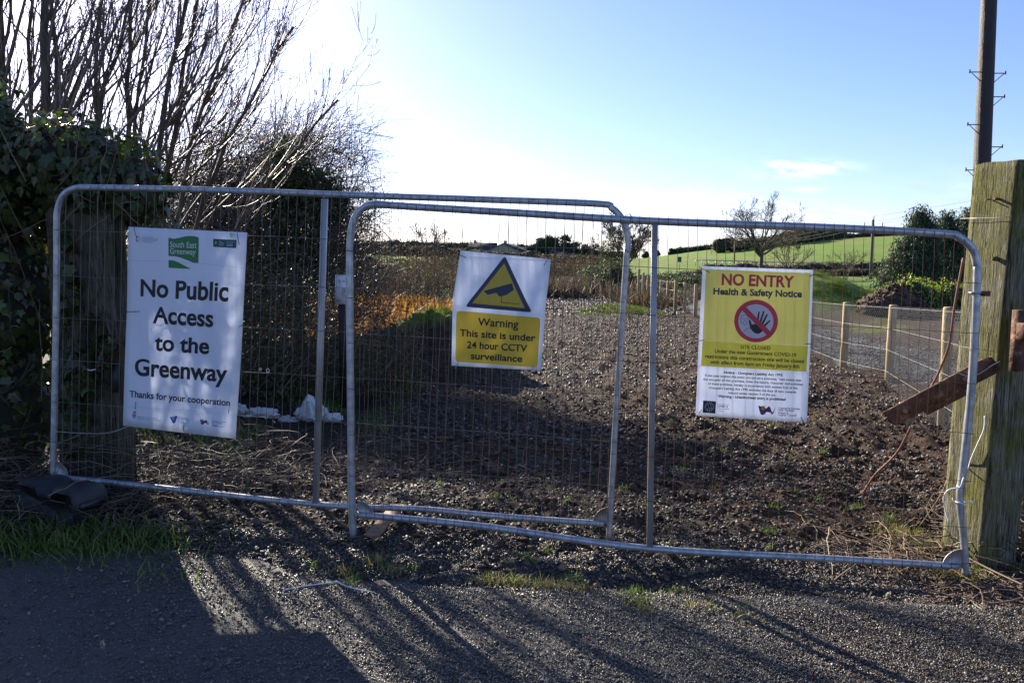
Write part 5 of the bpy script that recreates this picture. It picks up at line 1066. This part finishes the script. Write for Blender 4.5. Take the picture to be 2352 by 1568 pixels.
# ================================================================== MIDDLE AND FAR PLANTS
def leafmass(name, label, cat, blobs_, m, lsz, temps=OVAL, core=True, group=None, coremat=None, base=None, trunk=None, lo=.55):
    c0 = blobs_[0][0]; t = thing(name, label, cat, base if base is not None else (c0[0], c0[1], float(H(c0[0], c0[1]))), group); mb = MB(); PA = []; DA = []
    for i, (c, r, n) in enumerate(blobs_):
        sd = int(abs(c[0] * 7 + c[1])) % 97; d = rng.normal(size=(n, 3)); d /= np.linalg.norm(d, axis=1, keepdims=True); k = lo + (1.2 - lo) * rng.uniform(0, 1, n) ** .7
        lump = .65 + .7 * fbm(d[:, 0] * 3 + sd, d[:, 2] * 3 + d[:, 1] * 2, 3, sd); PA.append(np.array(c) + d * (k * lump)[:, None] * np.array(r)); DA.append(d)
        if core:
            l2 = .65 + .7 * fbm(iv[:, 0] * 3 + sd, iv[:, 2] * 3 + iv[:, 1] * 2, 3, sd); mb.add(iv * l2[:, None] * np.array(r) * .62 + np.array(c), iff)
    if core: mb.build('foliage_shade_core', coremat or M['ivy_core'], t)  # solid dark lumps standing in for shade between the leaves
    PA = np.concatenate(PA); DA = np.concatenate(DA); n = len(PA); mb = MB(); scat(mb, temps, PA, facing(DA, .8), rng.uniform(*lsz, n)); mb.build('foliage', m, t)
    if trunk: a, b, r = trunk; mb = MB(); tube(mb, [a, b], [r, r * .6], 7); mb.build('trunk', M['bark'], t)
    return t
# bracken and scrub left of the track
def fern_patch(name, label, n, x0, x1, y0, y1, h0, h1, m, cat='bracken'):
    x, y = cloud_pts(n, x0, x1, y0, y1, lambda a, b: .15 + .85 * sst(.38, .6, fbm(a * .5, b * .5, 3, 19))); k = len(x); s = rng.uniform(h0, h1, k); mb = MB()
    scat(mb, BLADES, np.column_stack([x, y, H(x, y) - .02]), rotm(rng.uniform(0, 6.28, k), rng.normal(0, .5, k), rng.normal(0, .4, k)), np.column_stack([s * 1.6, s, s])); return stuff(mb.build(name, m), label, cat)
fern_patch('bracken', 'orange brown bracken beyond the earth mound', 26000, -6.5, -.9, 14.2, 24, .25, .9, M['bracken'])
fern_patch('bracken', 'reddish dead bracken along the end of the track', 16000, -2, 8.0, 38, 56, .4, 1.1, M['scrub_brown'])
fern_patch('bracken', 'low reddish bracken between the track and the stake fence end', 6000, 4.6, 7.5, 28.5, 40, .3, .8, M['scrub_brown'])
BS = [(850, 562, 30, 1.6, 1.5, 'scrub_green', 'dark green bush in front of the distant hillside by the round tube'), (930, 566, 38, 2.4, 2.0, 'scrub_brown', 'reddish brown bush left of the slim bare tree'), (1010, 570, 42, 2.6, 2.0, 'scrub_brown', 'brown bush round the foot of the slim bare tree'), (1085, 578, 50, 2.6, 2.2, 'scrub_brown', 'twiggy brown bush just beyond the camera warning sign edge'),
      (1290, 588, 70, 3.5, 2.8, 'scrub_brown', 'brown bush before the slate roofed barn'), (1345, 586, 75, 3.5, 3.0, 'scrub_brown', 'tall brown bush between barn and ivy clad tree'), (1180, 584, 80, 4.5, 2.6, 'scrub_brown', 'wide brown bush below the pale house'), (1395, 600, 60, 1.8, 2.0, 'scrub_green', 'green bush beside the overlapping panel tube'), (1412, 600, 42, .85, 1.15, 'scrub_green', 'shiny holly bush at the end of the track'),
      (1500, 629, 60, 2.2, 1.1, 'scrub_green', 'low green bush behind the first far stake'), (1565, 624, 55, 1.8, .95, 'scrub_green', 'low dark bush behind the stake fence'), (1605, 629, 52, 1.6, .9, 'scrub_green', 'low dark bush nearest the no entry sign'), (880, 600, 24, 1.0, 1.0, 'scrub_brown', 'bare brown bush at the edge of the sunlit grass patch'), (960, 602, 28, 1.2, 1.0, 'scrub_brown', 'dark bare bush in front of the ivied trunk')]
for px, py, Y, rx_, rz_, m_, lab in BS:
    x = (px - 1176) / FPX * Y; zt = EYE + (605 - py) / FPX * Y; zc = zt * .48; rz_ = zt * .5
    k = Y / 40; n = 2600
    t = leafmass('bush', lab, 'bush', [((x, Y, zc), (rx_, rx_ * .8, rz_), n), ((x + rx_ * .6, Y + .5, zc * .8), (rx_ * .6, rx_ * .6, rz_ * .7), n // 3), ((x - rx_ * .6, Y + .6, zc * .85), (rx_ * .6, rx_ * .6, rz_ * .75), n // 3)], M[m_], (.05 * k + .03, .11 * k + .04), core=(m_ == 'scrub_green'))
    B = Branches()
    for q in range(16): B.grow(np.array([x + rng.uniform(-.5, .5) * rx_, Y, 0.]), np.array([rng.normal(0, .5), rng.normal(0, .4), 1.]), zt * rng.uniform(.55, .85), .03 * k, 2, .1, .16, (3, 5), .5, .6, n=6)
    B.mb(3, 0, 9, .006 * k).build('branches', M['twig_far'], t)
# hillside hedges and skyline trees
def hedge(label, pts, w_, h_, m, n, lsz, name='hedge', group=None):
    mb = MB(); PA = []; base = pts[0]; t = thing(name, label, 'hedge', (base[0], base[1], float(H(*base))), group); DA = []; cores = MB()
    for (a, b) in zip(pts[:-1], pts[1:]):
        L = math.hypot(b[0] - a[0], b[1] - a[1]); k = max(2, int(L / (w_ * .55)))
        for i in range(k):
            f = (i + rng.uniform(.2, .8)) / k; x = a[0] + (b[0] - a[0]) * f; y = a[1] + (b[1] - a[1]) * f; hh = h_ * (.55 + .75 * float(fbm(np.array([x * .12]), np.array([y * .1]), 3, 7)[0]) * rng.uniform(.7, 1.4)); z = float(H(x, y)); r = np.array([w_ * rng.uniform(.7, 1.1), w_ * .7, hh * .6]); c = np.array([x, y, z + hh * .45])
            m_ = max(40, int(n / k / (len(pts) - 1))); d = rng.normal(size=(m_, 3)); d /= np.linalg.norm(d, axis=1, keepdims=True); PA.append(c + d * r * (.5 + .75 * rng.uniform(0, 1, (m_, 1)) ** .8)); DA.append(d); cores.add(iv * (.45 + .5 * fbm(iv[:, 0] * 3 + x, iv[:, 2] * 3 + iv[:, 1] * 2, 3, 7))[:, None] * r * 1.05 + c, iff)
    PA = np.concatenate(PA); DA = np.concatenate(DA); scat(mb, OVAL, PA, facing(DA, .9), rng.uniform(*lsz, len(PA))); cores.build('foliage_shade_core', M['ivy_core'], t); mb.build('foliage', m, t)  # dark lumps fill the hedge, its inner shade painted as colour
hedge('dark hedge along the top of the green hill', [(62, 300), (78, 305), (104, 305), (150, 308), (215, 312)], 2.2, 2.6, M['scrub_green'], 9000, (.35, .8))
hedge('bushy hedge crossing the green hill behind the big bare tree', [(60, 230), (80, 238), (95, 255), (110, 275), (125, 300)], 3.0, 4.0, M['scrub_green'], 9000, (.35, .8))
hedge('brown hedge along the foot of the green hill', [(30, 120), (50, 122), (75, 125), (105, 122)], 2.0, 2.0, M['scrub_brown'], 9000, (.22, .5))
hedge('brown hedge nearer the hill foot behind the utility pole', [(22, 100), (40, 108), (60, 104), (90, 100)], 1.6, 1.2, M['scrub_brown'], 7000, (.18, .4))
hedge('wooded hedge on the skyline beyond the camera sign', [(-70, 330), (-40, 325), (-10, 320), (20, 325), (52, 330)], 3.5, 3.4, M['scrub_green'], 8000, (.5, 1.2))
hedge('brown wooded slope below the skyline', [(-60, 220), (-30, 210), (0, 200), (25, 190)], 3.0, 2.6, M['scrub_brown'], 5200, (.4, .9))
hedge('scrubby brown hedge across the valley floor', [(-60, 130), (-35, 120), (-12, 115), (8, 112)], 2.6, 2.6, M['scrub_brown'], 5200, (.25, .6))
hedge('yellow green laurel hedge beyond the dirt heap', [(12.7, 25.6), (13.9, 26.0), (15, 26.3), (17.5, 26.5), (20, 27), (24, 27.5)], .6, .95, M['laurel'], 9000, (.07, .13))
# conifers
for px, ytop, Y, rw, lab in ((2112, 492, 42, 1.6, 'tallest dark conifer, feathery top nearest the utility pole'), (2170, 502, 44, 1.2, 'narrow dark conifer between two wider ones'), (2215, 488, 46, 1.7, 'dark conifer partly behind the tall timber post'), (2270, 500, 47, 2.0, 'dark conifer hidden mostly by the timber post'), (2075, 560, 41, 1.2, 'low conifer skirt spreading at the edge of the field')):
    x = (px - 1176) / FPX * Y; zt = EYE + (605 - ytop) / FPX * Y; bl = []
    for k in range(9):
        f = k / 8; z = .5 + (zt - .9) * f; rr = rw * (1.15 - .75 * f ** 1.4) * rng.uniform(.85, 1.1); bl.append(((x + rng.normal(0, .15), Y + rng.normal(0, .15), z), (rr, rr, .75), 1100))
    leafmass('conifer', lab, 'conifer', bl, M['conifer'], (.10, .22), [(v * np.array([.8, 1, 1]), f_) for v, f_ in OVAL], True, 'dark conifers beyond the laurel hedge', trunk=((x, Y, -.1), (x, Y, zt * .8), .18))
# dark pines on the skyline
for px, ytop, rpx, lab in ((1240, 545, 16, 'round dark pine just above the camera warning sign'), (1222, 560, 14, 'low dark pine at the near end of the row'), (1290, 542, 22, 'biggest dark pine on the skyline by the barn'), (1275, 556, 18, 'dark pine tucked before the biggest one'), (1322, 556, 18, 'dark pine right after the biggest one'), (1350, 562, 16, 'small dark pine at the far end of the row'), (1098, 566, 16, 'dark round tree beside the low house'), (1482, 578, 5, 'tiny lone tree on the near field skyline'), (1509, 576, 3, 'tiny bush on the skyline beside the faint pole'), (1541, 571, 6, 'small round tree alone on the field'), (1556, 569, 7, 'small round tree next to the lone field tree')):
    Y = 230 if px < 1400 else 290; x = (px - 1176) / FPX * Y; r = rpx * 1.25 / FPX * Y; zt = EYE + (605 - ytop) / FPX * Y; gz = float(H(x, Y))
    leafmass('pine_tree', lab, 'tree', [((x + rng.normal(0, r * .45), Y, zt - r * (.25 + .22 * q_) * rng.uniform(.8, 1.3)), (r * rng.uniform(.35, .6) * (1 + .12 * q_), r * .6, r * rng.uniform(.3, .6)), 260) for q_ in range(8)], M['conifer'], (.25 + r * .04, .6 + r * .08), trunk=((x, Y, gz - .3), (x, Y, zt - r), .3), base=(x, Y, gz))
# bare trees in the open
def big_tree(name, label, px, Y, ztop, wid, r, depth=4, n0=5, seed=1, ivy_=None, minr=.012, fork=.35, kids=(3, 5), leanx=0.):
    global rng
    keep = rng; rng = np.random.default_rng(seed)
    x = (px - 1176) / FPX * Y; b = np.array([x, Y, float(H(x, Y)) - .1]); B = Branches(); Ht = ztop - b[2]; n = 8
    tp = b + np.array([leanx, 0, Ht * fork]); f = np.linspace(0, 1, n)[:, None]; tr = b * (1 - f) + tp * f + np.cumsum(rng.normal(0, Ht * .006, (n, 3)), 0); B.p.append(list(tr)); B.r.append(np.linspace(r, r * .75, n))
    for k in range(n0):
        a = 2 * math.pi * k / n0 + rng.uniform(-.3, .3); d = np.array([math.cos(a) * wid / Ht * 1.1, math.sin(a) * .5, .75 + .4 * rng.uniform()]); B.grow(tr[-1] - np.array([0, 0, Ht * .06 * rng.uniform(0, 1.5)]), d, Ht * (1 - fork) * .66, r * .55, depth, .16, .15, kids, .70, .36, n=8, rr=.55, start=.12)
    # keep the crown inside its real outline
    t = thing(name, label, 'tree', b); A = B.mb(7, r * .25); Q = B.mb(3, 0, r * .25, minr); A.build('trunk', M['bark'], t, True)
    if Q: Q.build('crown', M['twig_far'], t)
    if ivy_:
        mb = MB(); pts = []
        for (fx, fz, rr_, nn_) in ivy_:
            c = np.array([x + fx, Y, b[2] + fz]); d = rng.normal(size=(nn_, 3)); d /= np.linalg.norm(d, axis=1, keepdims=True); pts.append(c + d * np.array(rr_) * rng.uniform(.3, 1.1, (nn_, 1)))
        pts = np.concatenate(pts); k = len(pts); scat(mb, OVAL, pts, rotm(rng.uniform(0, 6.28, k), rng.uniform(-1.5, 1.5, k), rng.uniform(-1.5, 1.5, k)), rng.uniform(.10, .24, k)); mb.build('ivy_cover', M['scrub_green'], t)
    rng = keep; return t
big_tree('bare_tree', 'big spreading bare tree in front of the green hill', 1748, 88, EYE + (605 - 436) / FPX * 88, 12, .26, 4, 11, 11, minr=.011, kids=(3, 5))
big_tree('bare_tree', 'ivy clad bare tree seen behind the overlapping panel corner', 1432, 62, EYE + (605 - 482) / FPX * 62, 5.5, .15, 4, 6, 5, [(-1.2, 3.1, (.9, .7, .7), 500), (-.3, 3.6, (.25, .25, 1.3), 420), (.7, 3.2, (.3, .3, 1.1), 380), (-1.0, 2.0, (.8, .6, 1.0), 400)], .011, kids=(4, 6))
big_tree('bare_tree', 'slim bare tree standing alone before the distant hill', 990, 44, EYE + (605 - 498) / FPX * 44, 1.7, .10, 3, 5, 8, [(0, 1.2, (.35, .3, .9), 300)], .010, .4)
big_tree('bare_tree', 'small crooked bare tree between the big tree and the utility pole', 1808, 80, EYE + (605 - 535) / FPX * 80, 4.5, .12, 3, 5, 21, None, .016, .3)
big_tree('bare_tree', 'faint low bare tree on the grassy bank', 1940, 60, EYE + (605 - 560) / FPX * 60, 2.2, .06, 3, 6, 31, None, .008, .1)
big_tree('bare_tree', 'tiny bare tree on the field skyline', 1635, 280, EYE + (605 - 556) / FPX * 280, 4.5, .25, 3, 6, 41, None, .06, .3)
big_tree('bare_tree', 'skyline tree above the small far green field', 928, 300, EYE + (605 - 545) / FPX * 300, 6, .3, 3, 6, 42, [(0, 6.5, (3.2, 2, 1.6), 200)], .08, .3)

x, y = cloud_pts(260, 8.6, 13.5, 24.5, 31, lambda a, b: .5 + .5 * sst(.4, .5, fbm(a, b, 2, 5))); grass('grass', 'rough sunlit grass on the bank beyond the grey path', [(a, b, .05) for a, b in zip(x, y)], M['moss'], .05, .16, 1300, .45)
# dirt heap
V = iv.copy(); hc = P(2040, 700, 22); nn = .8 + .3 * fbm(V[:, 0] * 2 + 4, V[:, 1] * 2 + V[:, 2] * 2, 4, 12)
bm = bmesh.new(); bmesh.ops.create_icosphere(bm, subdivisions=5, radius=1); v5 = np.array([v.co[:] for v in bm.verts]); f5 = np.array([[a.index for a in f.verts] for f in bm.faces]); bm.free()
rad = np.hypot(v5[:, 0], v5[:, 1]); nn = fbm(v5[:, 0] * 3 + 4, v5[:, 1] * 3 + v5[:, 2] * 2, 5, 12, .6)
cone = np.column_stack([v5[:, 0] * 1.25, v5[:, 1] * 1.2, np.where(v5[:, 2] > 0, (1 - rad) * .9 + .28 * v5[:, 2], v5[:, 2] * .2)]) * (.8 + .4 * nn[:, None])
mb = MB(); mb.add(cone * np.array([1.02, .8, .86]) * (1 + .12 * (fbm(v5[:, 0] * 9, v5[:, 1] * 9 + v5[:, 2] * 7, 3, 44) - .5)[:, None] * 3) + np.array([hc[0] + 1.2, 24.3, .12]), f5); dh = thing('dirt_heap', 'heap of dark brown soil beyond the grey path', 'dirt heap', (hc[0], 22.3, 0)); mb.build('soil', mat('heap_soil', [(.045, .028, .022), (.10, .065, .05), (.15, .10, .075)], 9, .95, None, 1, 14, dist=.1), dh)
sel = rng.integers(0, len(v5), 2600); pc = (cone * np.array([1.02, .8, .86]))[sel] + np.array([hc[0] + 1.2, 24.3, .12]) + rng.normal(0, .03, (2600, 3)); pc = pc[pc[:, 2] > .05]; mb = MB(); scat(mb, CHIPS, pc, rotm(rng.uniform(0, 6, len(pc)), rng.normal(0, 1, len(pc)), rng.normal(0, 1, len(pc))), rng.uniform(.04, .16, len(pc))); stuff(mb.build('clods', M['clod'], dh))
# houses
def house(lab, px, Y, wd, dp, hw, hr, yeave, wm, rot=0.):
    x = (px - 1176) / FPX * Y; ze = EYE + (605 - yeave) / FPX * Y; z0 = ze - hw; t = thing('house', lab, 'house', (x, Y, z0)); Rz_ = np.array(Matrix.Rotation(rot, 3, 'Z'))
    mb = MB(); box(mb, (x, Y, z0 + hw / 2), (wd, dp, hw), Rz_); 
    g = np.array([[-wd / 2, -dp / 2, 0], [wd / 2, -dp / 2, 0], [wd / 2, dp / 2, 0], [-wd / 2, dp / 2, 0], [-wd / 2, 0, hr], [wd / 2, 0, hr]]) @ Rz_.T + [x, Y, ze]
    mb.add(g, [[0, 4, 3], [1, 2, 5]]); mb.build('wall', wm, t)
    e = .35; r = np.array([[-wd / 2 - e, -dp / 2 - e, -.2], [wd / 2 + e, -dp / 2 - e, -.2], [wd / 2 + e, 0, hr + .12], [-wd / 2 - e, 0, hr + .12], [wd / 2 + e, dp / 2 + e, -.2], [-wd / 2 - e, dp / 2 + e, -.2]]); r = np.concatenate([r, r - [0, 0, .15]]) @ Rz_.T + [x, Y, ze]
    mb = MB(); mb.add(r, [[0, 1, 2, 3], [3, 2, 4, 5], [6, 9, 8, 7], [9, 11, 10, 8], [0, 6, 7, 1], [5, 4, 10, 11], [0, 3, 9, 6], [3, 5, 11, 9], [1, 7, 8, 2], [2, 8, 10, 4]]); ro = mb.build('roof', M['slate_roof'], t)
    mb = MB(); box(mb, np.array([-wd * .3, 0, hr + .3]) @ Rz_.T + [x, Y, ze], (.8, .8, 1.2), Rz_); mb.build('chimney', wm, ro)
    for s in (-.3, 0.02, .3):
        mb = MB(); box(mb, np.array([wd * s, -dp / 2 - .01, -hw * .4]) @ Rz_.T + [x, Y, ze], (1.1, .08, 1.1), Rz_); mb.build('window', M['glass'], t)
house('low pale house with slate gable above the camera warning sign', 1168, 230, 9, 11, 3.2, 2.2, 578, M['wall_pale'], R(70)); house('small stone cottage with dark roof beside the round tree', 1110, 240, 8, 7, 3, 2.0, 574, M['brick'], 0); house('slate roofed stone barn below the dark pines', 1282, 230, 6.4, 6, 3.0, 2.2, 583, M['brick'], R(12))
# roadside rail and sign at the hill foot
gr = thing('guard_rail', 'low grey roadside rail at the foot of the green hill', 'guard rail', (40, 140, 0))
pts = [P(x, y, 138) for x, y in ((1598, 597), (1680, 599), (1760, 602), (1860, 604), (1960, 604))]
mb = MB(); tube(mb, pts, .11, 5); mb.build('rail', M['wire_pale'], gr)
for i in range(22):
    f = i / 21 * (len(pts) - 1); k = min(int(f), len(pts) - 2); p = pts[k] + (pts[k + 1] - pts[k]) * (f - k); mb = MB(); box(mb, p + [0, .1, -.5], (.12, .1, 1.1)); mb.build('post', M['wire_pale'], gr)
rs = thing('road_sign', 'small dark green road sign at the hill foot', 'sign', tuple(P(1561, 610, 120))); mb = MB(); box(mb, P(1561, 596, 120), (.55, .05, .8)); mb.build('panel', I['teal'], rs); mb = MB(); box(mb, P(1561, 606, 120.1), (.1, .08, 2.0)); mb.build('post', M['galv'], rs)
# foliage and netting behind the right posts
leafmass('hedge_bush', 'sunlit leafy bush glimpsed past the edge of the timber posts', 'bush', [((4.55, 6.6, .8), (.55, .5, .9), 2200), ((5.3, 6.8, 1.0), (.6, .5, 1.0), 1500)], M['laurel'], (.04, .08), core=True)
print('tris', sum(len(o.data.polygons) for o in C.objects if o.type == 'MESH'))
